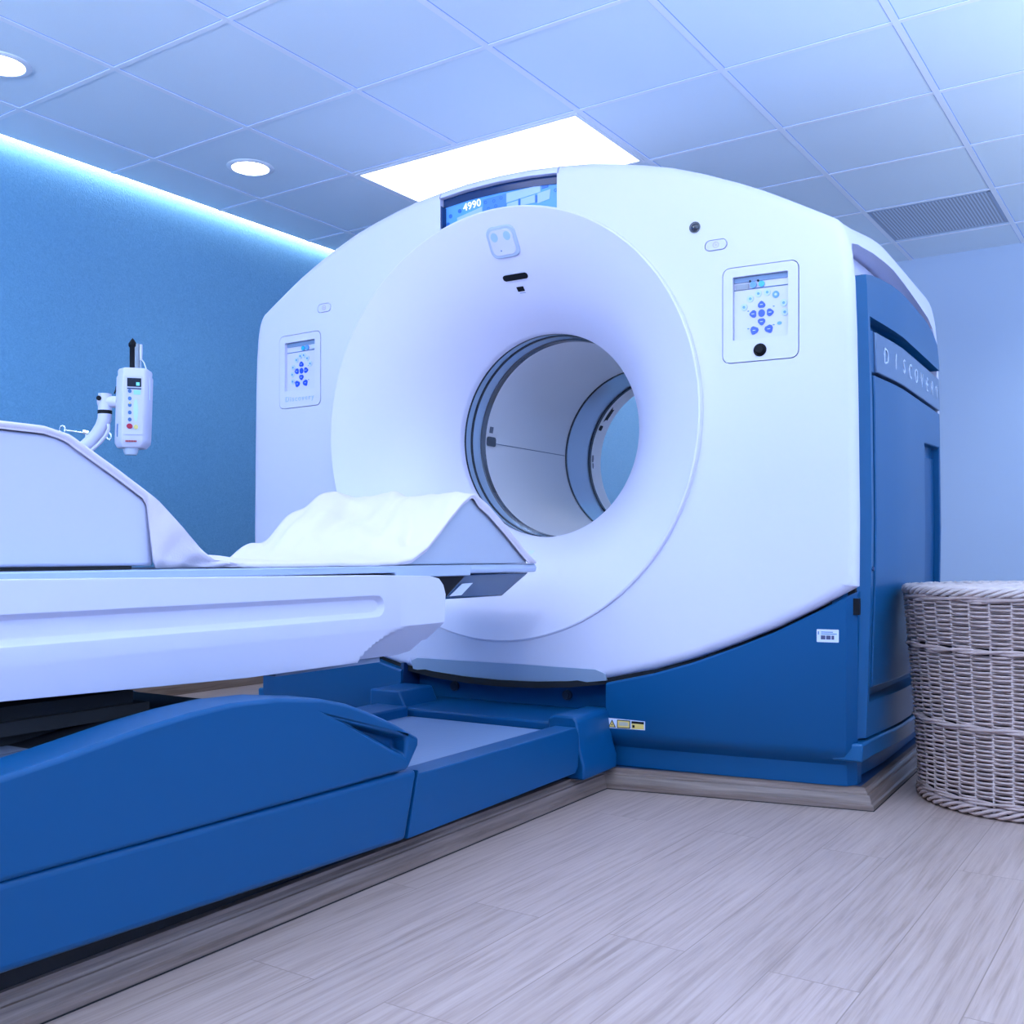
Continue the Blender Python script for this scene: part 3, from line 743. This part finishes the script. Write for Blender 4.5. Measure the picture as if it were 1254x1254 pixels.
# ---- plinth and its wooden edging
pl_pts = [(-2.22, -.5), (-1.462, -.5), (-1.400, 2.800), (-.655, 2.932), (-.645, 4.3), (-2.95, 4.3), (-2.93, 2.93), (-2.22, 2.80)]
bm = prism(pl_pts, 0, .056, lambda p, q, t: (p, q, t))
plinth = Thing('scanner_plinth', (-1.78, 2.5, 0), 'low blue plinth under scanner and patient table, edged with wood moulding', 'plinth')
plinth.part('slab', bm, mat('plinth_blue', (.01, .05, .16), .5))
path = [(-1.425, -.5), (-1.3625, 2.765), (-.622, 2.897), (-.612, 4.32)]
prof = [(0, 0), (0, .014), (.006, .017), (.0075, .022), (.009, .030), (.012, .036), (.013, .040), (.019, .0405), (.020, .045), (.025, .050), (.026, .0575), (.040, .0585), (.040, 0)]
def sweep(path, prof, side=1):
    bm = new(); P = [Vector(p) for p in path]; rings = []
    for i, p in enumerate(P):
        d0 = (P[i]-P[i-1]).normalized() if i else (P[1]-P[0]).normalized(); d1 = (P[i+1]-P[i]).normalized() if i < len(P)-1 else d0
        n0 = Vector((-d0.y, d0.x))*side; n1 = Vector((-d1.y, d1.x))*side; m = (n0+n1).normalized(); m /= m.dot(n0)
        rings.append([bm.verts.new((p.x+m.x*o, p.y+m.y*o, z)) for o, z in prof])
    n = len(prof)
    for A, B in zip(rings, rings[1:]):
        for j in range(n): bm.faces.new((A[j], A[(j+1) % n], B[(j+1) % n], B[j]))
    bm.faces.new(rings[0][::-1]); bm.faces.new(rings[-1])
    return bm
plinth.part('wood_moulding', sweep(path, prof), TRIMM, smooth=25, label='grey-brown moulded wood edging')
plinth.part('shadow_strip', sweep([(u+.0025 if i < 2 else u+.002, v-.0025) for i, (u, v) in enumerate(path)], [(0, .0002), (0, .0018), (.006, .0018), (.006, .0002)]), DARK)  # dark strip painted as the shadow line under the moulding
plinth.part('wood_moulding', sweep([(-2.25, -.5), (-2.25, 2.78), (-2.95, 2.90), (-2.96, 4.32)], prof, -1), TRIMM, smooth=25, label='grey-brown moulded wood edging')

# ================================================================== THE PATIENT TABLE
T = Thing('patient_table', (-1.78, 1.2, .056), 'white and blue motorised patient table in front of the scanner bore', 'patient table')
NU, FU = -1.352, -2.21      # near and far side of the base
def both(name, bmf, m, **k):
    o = T.part(name, bmf(1), m, **k); T.part(name, bmf(-1), m, **k); return o
def mir(u, s): return u if s == 1 else -3.56-u
# base rails: near (front section and rear section), with the slanting joint
def railA(s):
    return prism([(-.5, .125), (.84, .114), (1.770, .083), (1.812, .226), (1.80, .232), (.84, .2455), (-.5, .252)], mir(NU, s), mir(-1.46, s), lambda p, q, t: (t, p, q))
def railB(s):
    return prism([(1.780, .083), (2.555, .085), (2.572, .10), (2.577, .19), (2.56, .213), (1.90, .2165), (1.824, .218), (1.820, .226)], mir(NU-.004, s), mir(-1.425, s), lambda p, q, t: (t, p, q))
both('base_side_cover', railA, BLUE, bevel=.014, seg=4)
T.part('base_front_rail', railB(1), BLUE, bevel=.012, seg=4)
T.part('base_front_rail', prism([(1.2, .094), (2.58, .094), (2.594, .11), (2.594, .222), (1.2, .222)], -2.10, -1.972, lambda p, q, t: (t, p, q)), BLUE, bevel=.008, seg=3)
T.part('base_core', box(-2.09, -1.43, -.5, 2.56, .059, .15), DARK)
T.part('deck_plate', box(-1.985, -1.465, 1.2, 2.594, .15, .190), DECK, label='grey-blue ribbed deck plate')
G.part('deck_ledge', box(-2.06, -1.46, 2.60, 2.885, .12, .213), BLUE, bevel=.006)
# corner brackets
def bracket(s):
    bm = new()
    add_prism(bm, [(2.575, .058), (2.575, .215), (2.60, .236), (2.80, .238), (2.80, .058)], mir(-1.335, s), mir(-1.46, s), lambda p, q, t: (t, p, q)); return bm
G.part('corner_bracket', prism([(-1.462, .0595), (-1.462, .225), (-1.446, .238), (-1.380, .238), (-1.368, .225), (-1.360, .15), (-1.345, .10), (-1.345, .0595)], 2.585, 2.80, XZ), BLUE, bevel=.006)
G.part('corner_bracket', prism([(-2.15, .0595), (-2.15, .262), (-2.03, .262), (-2.00, .20), (-2.00, .0595)], 2.62, 2.80, XZ), BLUE, bevel=.006)
# arched lift covers

HT = [(-.5, .256), (-.5, .275), (-.2, .300), (.1, .325), (.4, .350), (.65, .372), (.831, .389), (.951, .405), (1.09, .426), (1.18, .436), (1.27, .441), (1.38, .437), (1.50, .421), (1.575, .402), (1.640, .378), (1.73, .340), (1.812, .299), (1.810, .282), (1.775, .240), (1.765, .236)]
def hump(s):
    return prism(HT, mir(-1.348, s), mir(-1.45, s), lambda p, q, t: (t, p, q))
near = T.part('arched_side_cover', hump(1), BLUE, label='blue arched cover over the lift, near side')
for v in near.data.vertices: v.co += T.base
near.parent = None
pk = new(); A = [pk.verts.new(c) for c in ((-1.33, 1.525, .3835), (-1.33, 1.768, .310), (-1.33, 1.765, .258), (-1.385, 1.63, .342), (-1.385, 1.758, .302), (-1.385, 1.762, .276))]
for f in ((0, 1, 2), (3, 5, 4), (0, 3, 4, 1), (1, 4, 5, 2), (2, 5, 3, 0)): pk.faces.new([A[i] for i in f])
boolean(near, [pk])
for v in near.data.vertices: v.co -= T.base
near.parent = T.root
md = near.modifiers.new('bevel', 'BEVEL'); md.width = .010; md.segments = 4; md.limit_method = 'ANGLE'; md.angle_limit = math.radians(50)
near.data.polygons.foreach_set('use_smooth', [True]*len(near.data.polygons)); near.data.set_sharp_from_angle(angle=math.radians(40))
T.part('arched_side_cover', hump(-1), BLUE, bevel=.010, seg=3)
T.part('lift_bellows', prism([(-.5, .2), (-.5, .27), (.3, .30), (.831, .372), (1.09, .405), (1.27, .418), (1.475, .402), (1.613, .355), (1.74, .29), (1.74, .2)], -2.12, -1.44, lambda p, q, t: (t, p, q)), BLACK, bevel=.01)
bm = new()
for k in range(7):
    z = .30+.022*k; g = .0 if k % 2 else .02
    add_box(bm, -2.02+g, -1.54-g, -.3+g, 1.25-g, z, z+.022)
T.part('lift_column', bm, DARK)
T.part('inner_tray', box(-2.05, -1.50, -.3, 1.12, .36, .392), mat('tray_grey', (.10, .12, .18), .4))

# table top body
BODY = [(-.5, .478), (-.5, .668), (.94, .661), (1.9, .651), (2.045, .6475), (2.085, .640), (2.103, .624), (2.113, .600), (2.108, .530), (2.098, .513), (2.078, .487), (2.062, .486), (2.040, .461), (2.0, .454), (1.79, .4565), (1.45, .4565), (.94, .4725)]
bm = prism(BODY, -1.49, -2.07, lambda p, q, t: (t, p, q))
def cutp(co, no): bmesh.ops.bisect_plane(bm, geom=bm.verts[:]+bm.edges[:]+bm.faces[:], plane_co=co, plane_no=no)
for z in [.458+.006*k for k in range(13)]: cutp((0, 0, z), (0, 0, 1))
for v in [1.78+.0125*k for k in range(17)]: cutp((0, v, 0), (0, 1, 0))
for v in bm.verts:
    if v.co.z < .529:
        k = (.530-v.co.z)/.075; vc = interp(v.co.z, [.456, .475, .494, .512, .53], [1.79, 1.812, 1.842, 1.885, 1.95])
        d = .012*k + .050*k*sstep((v.co.y-vc+.005)/.028)
        v.co.x += -d if v.co.x > -1.78 else d
body = finish('table_body', bm, WHITE2)
g = [(-.6, .5575), (-.6, .6095), (1.83, .6070)]
for k in range(1, 9):
    a = PI/2-PI*k/9; g.append((1.843+.026*math.cos(a), .5815+.0255*math.sin(a)))
g.append((1.83, .5560))
def groove():
    bm = new(); n = len(g)
    cx, cz = 1.83, .583
    def sh(p, q, k): return (p if p < 1.7 else p-.010*k, cz+(q-cz)*(1-.42*k))
    A = [bm.verts.new((-1.489, p, q)) for p, q in g]; B = [bm.verts.new((-1.503, *sh(p, q, 1))) for p, q in g]; O = [bm.verts.new((-1.44, p, q)) for p, q in g]
    bm.faces.new(O); bm.faces.new(B[::-1])
    for i in range(n):
        j = (i+1) % n; bm.faces.new((A[i], A[j], B[j], B[i])); bm.faces.new((O[i], O[j], A[j], A[i]))
    return bm
boolean(body, [groove()])
# curved end chamfer under the body's near corner
for v in body.data.vertices: v.co -= T.base
body.parent = T.root; body['label'] = 'white moulded body of the table top with a long side groove'
md = body.modifiers.new('bevel', 'BEVEL'); md.width = .009; md.segments = 4; md.limit_method = 'ANGLE'; md.angle_limit = math.radians(25)
body.data.polygons.foreach_set('use_smooth', [True]*len(body.data.polygons)); body.data.set_sharp_from_angle(angle=math.radians(30))
T.part('body_foot', box(-2.02, -1.57, 1.60, 1.95, .440, .456), mat('foot_grey', (.25, .31, .45), .5))
# cradle
T.part('cradle_rail', prism([(-.5, .655), (-.5, .672), (2.330, .672), (2.335, .666), (2.330, .642), (2.0, .642), (2.0, .655)], -1.585, -1.560, lambda p, q, t: (t, p, q)), RAILM, bevel=.003)
T.part('cradle_rail', prism([(-.5, .655), (-.5, .672), (2.330, .672), (2.330, .642), (2.0, .642), (2.0, .655)], -2.0, -1.975, lambda p, q, t: (t, p, q)), RAILM, bevel=.003)
T.part('cradle_top', prism([(-1.577, .647), (-1.573, .660), (-1.580, .672), (-1.985, .672), (-1.990, .660), (-1.985, .647)], 2.0, 2.714, XZ), RAILM, bevel=.004, label='pale sliding cradle top')
T.part('cradle_bed', box(-1.974, -1.586, -.5, 2.0, .655, .6725), RAILM)
T.part('cradle_hull', prism([(2.10, .581), (2.10, .640), (2.30, .6455), (2.690, .6455), (2.535, .579)], -1.586, -1.974, lambda p, q, t: (t, p, q)), HULL, bevel=.005, label='dark glossy blue underside of the cradle tip')
T.part('cradle_slide', prism([(2.08, .580), (2.08, .641), (2.335, .641), (2.235, .580)], -1.583, -1.60, lambda p, q, t: (t, p, q)), BLACK)
T.part('cradle_label', prism([(2.262, .588), (2.322, .620), (2.372, .621), (2.316, .589)], -1.581, -1.584, lambda p, q, t: (t, p, q)), LABEL)

# cushions and sheet on the cradle
P1 = Thing('positioning_cushion', (-1.78, .8, .672), 'large pale grey block cushion with sloping end on the table at the left edge', 'cushion')
P1.part('cushion_body', prism([(-.5, .679), (-.5, .905), (1.085, .903), (1.115, .893), (1.280, .797), (1.290, .785), (1.290, .679)], -1.578, -1.975, lambda p, q, t: (t, p, q)), CUSH, bevel=.006, seg=3)
P1.part('cushion_base', box(-1.97, -1.583, -.5, 1.245, .6725, .679), DARK)
P2 = Thing('foam_wedge', (-1.78, 2.35, .672), 'grey triangular foam wedge under the sheet at the tip of the cradle', 'foam wedge')
wz = [(2.070, .6735), (2.12, .696), (2.20, .756), (2.27, .810), (2.350, .860), (2.44, .830), (2.54, .770), (2.62, .719), (2.670, .6735)]
w = P2.part('wedge_cover', prism(wz, -1.582, -1.982, lambda p, q, t: (t, p, q)), FOAM, bevel=.004)
from mathutils import noise
ZN = [(-.5, .916), (1.06, .915), (1.11, .905), (1.20, .856), (1.285, .807), (1.30, .797), (1.355, .750), (1.40, .708), (1.43, .690), (1.50, .681), (1.75, .6795), (2.02, .6800), (2.08, .689), (2.15, .722), (2.25, .800), (2.31, .845), (2.354, .866), (2.375, .866), (2.44, .838), (2.54, .778), (2.63, .720), (2.685, .688), (2.705, .680)]
ZFp = [(-.5, .915), (1.06, .914), (1.12, .905), (1.22, .862), (1.34, .806), (1.48, .75), (1.60, .712), (1.72, .695), (1.80, .684), (1.85, .684), (1.92, .720), (2.02, .772), (2.12, .815), (2.20, .846), (2.262, .870), (2.33, .876), (2.40, .866), (2.47, .835), (2.56, .772), (2.64, .718), (2.69, .690), (2.705, .680)]
def zs(u, v):
    f = max(0, min(1, (-1.575-u)/.415))
    a = interp(v, [p[0] for p in ZN], [p[1] for p in ZN]); b = interp(v, [p[0] for p in ZFp], [p[1] for p in ZFp])
    z = a*(1-f)+b*f
    lift = max(0, z-.69)
    w = .011*math.sin(PI*f)*(1 if 1.85 < v < 2.45 else .4)
    if v > 1.4:
        q = noise.noise(Vector((u*9+v*7, (v-u*.8)*3.2, 1.3))); z += q*.034*min(1, lift/.05)*sstep(f/.15)
        q2 = noise.noise(Vector((u*22+v*9, (v-u)*6, 5.1))); z += q2*.013*min(1, lift/.04)*sstep(f/.15)
        z -= w*math.sin(2*PI*f)*.6
        z += .0022*noise.noise(Vector((u*30, v*12, 2)))
    if 2.05 < v < 2.69: z = max(z, interp(v, [p[0] for p in wz], [p[1] for p in wz])+.0045)
    return max(z, .6765)
bm = new(); NU_, NV = 44, 240; grid = []
for i in range(NU_+1):
    u = -1.5735-.4145*i/NU_; row = []
    for j in range(NV+1):
        v = -.5+1.4*j/40 if j <= 40 else .9+(2.705-.9)*(j-40)/(NV-40)
        row.append(bm.verts.new((u, v, zs(u, v))))
    grid.append(row)
# hanging hem on the near side
prev = grid[0]
for h in range(1, 7):
    row = []
    for j in range(NV+1):
        v = prev[j].co.y; z0 = grid[0][j].co.z; b = sstep((v-1.268)/.014)*(1-sstep((v-1.47)/.06))
        dd = .012+.005*sstep((v-1.09)/.03)*(1-sstep((v-1.9)/.1))+.016*sstep((v-2.36)/.03); drop = (z0-.6745)*b+dd*(1-b)
        zz = max(z0-drop*h/6, .6742)
        uu = -1.5735+.0015*math.sin(h)-.018*b*(h/6)*math.sin(PI*(v-1.29)/.16)*(1 if v < 1.45 else 0)+.004*b*math.sin(v*90+h)
        row.append(bm.verts.new((uu, v, zz)))
    for j in range(NV): bm.faces.new((prev[j], prev[j+1], row[j+1], row[j]))
    prev = row
for a, b in zip(grid, grid[1:]):
    for j in range(NV): bm.faces.new((a[j], b[j], b[j+1], a[j+1]))
sheet = finish('bed_sheet', bm, SHEET, off=(-1.78, 1.6, .672), smooth=70)
sheet.location = RZ @ Vector((-1.78, 1.6, .672)); sheet.rotation_euler = (0, 0, TH)
tag(sheet, 'crumpled white sheet draped over the cushion and foam wedge on the patient table', 'sheet')
md = sheet.modifiers.new('thick', 'SOLIDIFY'); md.thickness = .0018; md.offset = 1

# ================================================================== CONTRAST INJECTOR on its stand (behind the table)
IO = Vector((-3.1, 2.232, 0)); IA = math.radians(34)
I = Thing('contrast_injector', IO, 'white contrast injector on a curved arm in front of the blue wall', 'injector', machine=False)
IR = Matrix.Rotation(IA, 4, 'Z')
S = .002846
def il(px, py, y=0.): return IO + (IR @ Vector(((px-163)*S, y, .7+(679-py)*S)))
def ib(name, bm, m, **k):
    bmesh.ops.transform(bm, matrix=Matrix.Translation(IO) @ IR, verts=bm.verts); return I.part(name, bm, m, **k)
sec = [(-.018, -.048), (.048, -.026), (.056, -.012), (.050, .055), (.0, .075), (-.050, .050), (-.058, -.004), (-.052, -.016)]
def zz(py): return .7+(679-py)*S
bm = new(); rings = []
for z, k, dx in ((zz(549), .80, -.008), (zz(543), .98, -.006), (zz(538), 1, -.005), (zz(462), 1, .002), (zz(459.5), .93, .003), (zz(455), .95, .003), (zz(452), .90, .003)):
    rings.append([bm.verts.new((x*k+dx, y*k, z)) for x, y in sec])
n = len(sec)
for A, B in zip(rings, rings[1:]):
    for j in range(n): bm.faces.new((A[j], A[(j+1) % n], B[(j+1) % n], B[j]))
bm.faces.new(rings[0][::-1]); bm.faces.new(rings[-1])
hd = ib('injector_head', bm, WHITE, bevel=.004, seg=3)
# front facet frame
p0 = Vector((-.018-.001, -.048, 0)); p1 = Vector((.048-.001, -.026, 0)); xd = (p1-p0).normalized(); od = Vector((xd.y, -xd.x, 0))
def ff(px, py, lift=.0):
    k = ((px-158.)/25.)
    c = p0.lerp(p1, k); c.z = zz(py); return c+od*lift
def fp(name, pts, m, l0=.0, l1=.002, **k):
    bm = new(); A = [bm.verts.new(ff(x, y, l0)) for x, y in pts]; B = [bm.verts.new(ff(x, y, l1)) for x, y in pts]; n = len(pts)
    bm.faces.new(A); bm.faces.new(B[::-1])
    for i in range(n): bm.faces.new((A[i], A[(i+1) % n], B[(i+1) % n], B[i]))
    return ib(name, bm, m, parent=hd, **k)
def rc(a, b, c, d): return [(a, b), (c, b), (c, d), (a, d)]
def el(x, y, rx, ry, n=14): return [(x+rx*math.cos(2*PI*k/n), y+ry*math.sin(2*PI*k/n)) for k in range(n)]
fp('keypad', rc(159.5, 462, 181.5, 533.5), WHITE2, 0, .0015)
fp('screen', rc(163.5, 465, 180, 475.5), mat('black_screen', (.01, .015, .03), .15), .001, .003); fp('screen_glow', rc(174, 470, 178, 474), mat('cyan_glow', (.1, .5, .7), .4, emit=(.2, .7, .9), estr=.6), .002, .0035)
fp('screen_bar', rc(163.5, 477, 180, 478.6), NAVY, .001, .0028)
fp('readout', rc(171, 479.5, 179, 485), GREEN, .001, .003)
for y in (481, 490, 498, 507, 515.5): fp('key', el(166.5, y, 2.2, 2.4), mat('key_blue', (.05, .16, .40), .4), .001, .003)
fp('key', el(166.4, 495.5, 1.2, 1.3), YBTN, .001, .0034)
fp('level_scale', el(173.5, 504, 2.8, 14), mat('pale_cyan', (.50, .72, .85), .4), .001, .0025)
fp('red_button', el(166.3, 523.5, 3.6, 3.2), RED, .001, .0045, label='red button'); fp('yellow_button', el(173.7, 524.3, 2.7, 2.9), YBTN, .001, .004, label='yellow button')
for k in range(7): fp('brand_print', rc(161.5+k*1.9, 540.5, 162.9+k*1.9, 542.6), mat('red_print', (.45, .02, .03), .5), .0, .0012)
ib('side_slot', prism([(-.046, zz(536)), (-.040, zz(536)), (-.040, zz(520)), (-.046, zz(520))], -.022, -.030, XZ), mat('slot_blue', (.10, .18, .38), .5))
ib('drip_cap', lathe([(0, zz(557)), (.020, zz(557)), (.024, zz(554)), (.026, zz(549)), (0, zz(549))], Matrix.Translation((-.008, 0, 0)), 24), mat('clear_cap', (.55, .62, .75), .25), smooth=40)
ib('syringe_plunger', lathe([(0, zz(414)), (.005, zz(416)), (.014, zz(421)), (.014, zz(424)), (.010, zz(426)), (.010, zz(452)), (0, zz(452))], Matrix.Translation((.0, -.004, 0)), 24), BLACK, smooth=40, label='black syringe plunger')
ib('syringe_barrel', lathe([(.012, zz(421)), (.013, zz(421)), (.013, zz(452)), (.012, zz(452))], Matrix.Translation((.012, .004, 0)), 24, close=True), GLASSM, smooth=40)
ib('syringe_barrel', box(.014, .028, .0, .006, zz(452), zz(438)), mat('frosted_clip', (.30, .40, .55), .4))
ib('connector', lathe([(0, zz(422)), (.005, zz(422)), (.0055, zz(430)), (.004, zz(441)), (0, zz(441))], Matrix.Translation((.029, -.004, 0)), 16), WHITE, smooth=40)
def it(name, pts, r, m, **k):
    return I.part(name, tube([il(*p) for p in pts], r, 16), m, smooth=50, **k)
it('tubing', [(173.5, 440), (176.5, 444), (178.5, 450), (180.5, 457), (182.5, 463), (183.5, 475), (183, 490)], .0022, mat('clear_tubing', (.7, .78, .92), .2))
it('arm_joint', [(149, 492, .01), (120, 491, .01)], .0205, WHITE, label='white horizontal arm joint'); it('joint_band', [(147, 492, .01), (143.5, 492, .01)], .0225, BLACK)
it('arm_elbow', [(127, 481.5, .01), (127, 504, .01)], [.0225, .0235], WHITE); it('joint_band', [(127, 502, .01), (127, 506.5, .01)], .0245, BLACK)
I.part('joint_cap', tube([il(123, 488, -.016), il(123, 488, -.012)], .0085, 16), BLACK) 
arm = [(127, 506, .01), (126.5, 513, .01), (123.5, 522, .01), (118, 531, .01), (111, 539, .01), (102, 547, .01), (92, 554.5, .01), (80, 563, .01), (70, 572, .01), (64, 584, .01), (62, 600, .01)]
it('curved_arm', arm, [.0235, .0235, .0235, .0235, .023, .023, .023, .023, .023, .024, .026], WHITE, label='white curved support arm')
it('cable', [(134.5, 520, -.012), (135, 526, -.014), (132, 533, -.014), (125, 542, -.014), (115, 551, -.014), (103, 560, -.014), (85, 574, -.01), (66, 590, 0)], .0062, WHITE)
it('hook', [(140, 482, 0), (142, 477, 0), (142.5, 473, 0)], .0025, BLACK)
it('stand_column', [(62, 598, .01), (62, 905, .01)], .028, WHITE)
cb = il(62, 925, .01)
for k in range(4):
    a = PI/4+PI/2*k; d = Vector((math.cos(a), math.sin(a), 0))
    I.part('stand_leg', tube([Vector((cb.x, cb.y, .10)), Vector((cb.x, cb.y, .085))+d*.26], [.024, .016], 12), WHITE2, smooth=50)
    c = Vector((cb.x, cb.y, .0351))+d*.26
    I.part('castor', tube([c-d.cross(Vector((0, 0, 1)))*.012, c+d.cross(Vector((0, 0, 1)))*.012], .035, 20), BLACK, smooth=40)
# hook bar beside the head
it('hook_pole', [(77, 522.5, .2), (77, 600, .2), (70, 640, .1), (62, 660, .01)], .0058, mat('pole_white', (.7, .76, .9), .3)) 
it('hook_bar', [(49, 518, .2), (70, 521, .2), (90, 524, .2), (101, 525.5, .2), (104, 529.5, .2), (107, 531, .2), (109, 527, .2), (108, 523, .2), (104.5, 520.5, .2)], .0032, CHROME, label='thin chrome hook bar')
I.part('hook_ring', tube([il(45.5+3.6*math.cos(a), 517.5+5.2*math.sin(a), .2) for a in [2*PI*k/20 for k in range(20)]], .0032, 8, closed=True), CHROME, smooth=60)
it('bar_clamp', [(73, 520.5, .2), (80, 522, .2)], .0085, CHROME)

# ================================================================== WICKER BASKET
BC = Vector((-.4138, 3.2418, 0))
K = Thing('wicker_basket', BC, 'tall round greyed wicker basket with woven lid standing right of the scanner', 'basket', machine=False)
def RB(z): return interp(z, [0, .1, .234, .42, .535, .595, .62], [.287, .289, .296, .312, .322, .328, .331])
def bxyz(a, r, z): return Vector((BC.x+r*math.cos(a), BC.y+r*math.sin(a), z))
NS = 38
bm = new(); rows = 86; seg = NS*6; pitch = (.575-.048)/rows
for k in range(rows):
    z = .048+pitch*(k+.5)
    if abs(z-.443) < .008 or abs(z-.237) < .008: continue
    ph = PI*(k % 2); rings = []
    jit = random.uniform(-.0007, .0007)
    for j in range(seg):
        a = 2*PI*j/seg; w = math.cos(NS/2*a+ph)
        rr = RB(z)+.0074*w+jit; zc = z+.0009*math.sin(a*7+k*1.7)
        h, wd = .0034, .0032
        rings.append([bm.verts.new(bxyz(a, rr+wd*math.cos(t), zc+h*math.sin(t))) for t in (0, 1.257, 2.513, 3.77, 5.027)])
    for j in range(seg):
        A, B = rings[j], rings[(j+1) % seg]
        for q in range(5): bm.faces.new((A[q], A[(q+1) % 5], B[(q+1) % 5], B[q]))
K.part('woven_wall', bm, WICK, smooth=80, label='woven wicker wall', recalc=False)
bm = new()
for k in range(NS):
    a = 2*PI*(k+.5)/NS*1.0 + 0
    add_tube(bm, [bxyz(a, RB(z)-.001, z) for z in (.01, .12, .24, .36, .48, .6)], .0034, 6)
K.part('wicker_stake', bm, mat('pale_wicker', (.60, .49, .47), .5, vary=.2, vscale=30), smooth=60, label='upright wicker stakes woven through the wall')
def rope(z, r, amp, strands, turns, rad, zr=1.):
    bm = new()
    for s in range(strands):
        pts = []
        for j in range(240):
            a = 2*PI*j/240; t = turns*a+2*PI*s/strands
            pts.append(bxyz(a, r+amp*math.cos(t), z+amp*zr*math.sin(t)))
        add_tube(bm, pts, rad, 6, closed=True)
    return bm
K.part('band', rope(.443, RB(.443)+.007, .0040, 2, 9, .0048), WICK, smooth=80)
K.part('band', rope(.237, RB(.237)+.007, .0040, 2, 9, .0048), WICK, smooth=80)
K.part('rim', rope(.581, RB(.58)+.003, .004, 2, 6, .0050), WICK, smooth=80, label='twisted wicker rim')
K.part('rim', rope(.600, RB(.6)-.003, .0095, 5, 13, .0055, 1.), mat('pale_wicker', (.60, .49, .47)), smooth=80, label='braided wicker rim')
K.part('foot_braid', rope(.017, RB(.02)+.000, .008, 4, 13, .0052, 1.3), WICK, smooth=80, label='braided foot')
K.part('foot_braid', rope(.040, RB(.04)+.004, .004, 2, 9, .0042), WICK, smooth=80)
K.part('liner', lathe([(0, .004), (.272, .004), (.276, .2), (.288, .4), (.305, .58), (.30, .58), (.28, .4), (.268, .2), (.262, .01), (0, .01)], Matrix.Translation(BC), 64), WICKD, smooth=40)
bm = new()
for k in range(13):
    r = .02+.0245*k
    for s in range(2):
        nn = max(24, int(r*700)//2*2); pts = []
        for j in range(nn):
            a = 2*PI*j/nn; pts.append(bxyz(a, r+.0065*math.cos(12*a+PI*s+k), .604+.0055*math.sin(12*a+PI*s+k)+.008*(1-(r/.33)**2)))
        add_tube(bm, pts, .0068, 5, closed=True)
K.part('woven_lid', bm, mat('pale_wicker', (.60, .49, .47)), smooth=80, label='pale woven lid')
K.part('lid_base', lathe([(0, .590), (.325, .590), (.325, .600), (0, .606)], Matrix.Translation(BC), 64), WICK, smooth=40)

# ================================================================== CAMERA, LIGHT, RENDER LOOK
cam = bpy.data.cameras.new('camera'); co = bpy.data.objects.new('camera', cam); COL.objects.link(co)
co.location = (0, 0, .7); co.rotation_euler = (PI/2, 0, math.radians(34))
cam.sensor_width = 36; cam.lens = 1258/1254*36; cam.shift_y = 52/1254; cam.clip_start = .02
SC.camera = co
w = bpy.data.worlds.new('world'); SC.world = w; w.use_nodes = True
w.node_tree.nodes['Background'].inputs['Color'].default_value = (.5, .7, 1, 1); w.node_tree.nodes['Background'].inputs['Strength'].default_value = .3
def area(name, loc, rot, sx, sy, e, col=(.71, .81, 1.)):
    l = bpy.data.lights.new(name, 'AREA'); l.shape = 'RECTANGLE'; l.size = sx; l.size_y = sy; l.energy = e; l.color = col
    o = bpy.data.objects.new(name, l); COL.objects.link(o); o.location = loc; o.rotation_euler = rot; return o
def spot(name, loc, at, e, size, blend=.9, rad=.12, col=(.70, .83, 1)):
    l = bpy.data.lights.new(name, 'SPOT'); l.energy = e; l.spot_size = size; l.spot_blend = blend; l.shadow_soft_size = rad; l.color = col
    o = bpy.data.objects.new(name, l); COL.objects.link(o); o.location = loc; o.rotation_euler = (Vector(at)-Vector(loc)).to_track_quat('-Z', 'Y').to_euler()
area('added_fill', (.4, -.9, CH-.03), (0, 0, 0), 2.4, 1.6, 9)  # added soft fill from behind the camera, no fixture
area('bounce_light', (.9, 1.0, 1.1), (PI-.30, .45, 0), 2.2, 2.6, 140, (.70, .815, 1.))  # added unseen uplight to brighten the ceiling
area('bounce_light', (-2.2, -1.2, 1.7), (PI-.2, 0, 0), 2.6, 1.2, 245, (.70, .815, 1.))  # second added uplight, for the left part of the ceiling
area('bounce_light', (.75, 4.0, 1.3), (PI-.1, .45, 0), 1.2, 2.2, 52, (.70, .815, 1.))  # third added uplight, for the far right of the ceiling
spot('disc_fill_spot', (-1.05, 1.15, CH-.03), (-1.85, 2.85, .55), 50, .75)  # added unseen spot that brightens the lower disc, no fixture
spot('wall_fill_spot', (.1, 5.2, CH-.05), (-.4, 6.45, 1.25), 45, 1.1)  # added unseen spot for the bright area on the back wall
SC.view_settings.view_transform = 'Standard'; SC.view_settings.look = 'None'; SC.view_settings.exposure = -.06; SC.view_settings.gamma = 1
SC.cycles.use_denoising = True
SC.cycles.max_bounces = 8; SC.cycles.diffuse_bounces = 5; SC.cycles.caustics_reflective = False; SC.cycles.caustics_refractive = False; SC.cycles.sample_clamp_indirect = 6
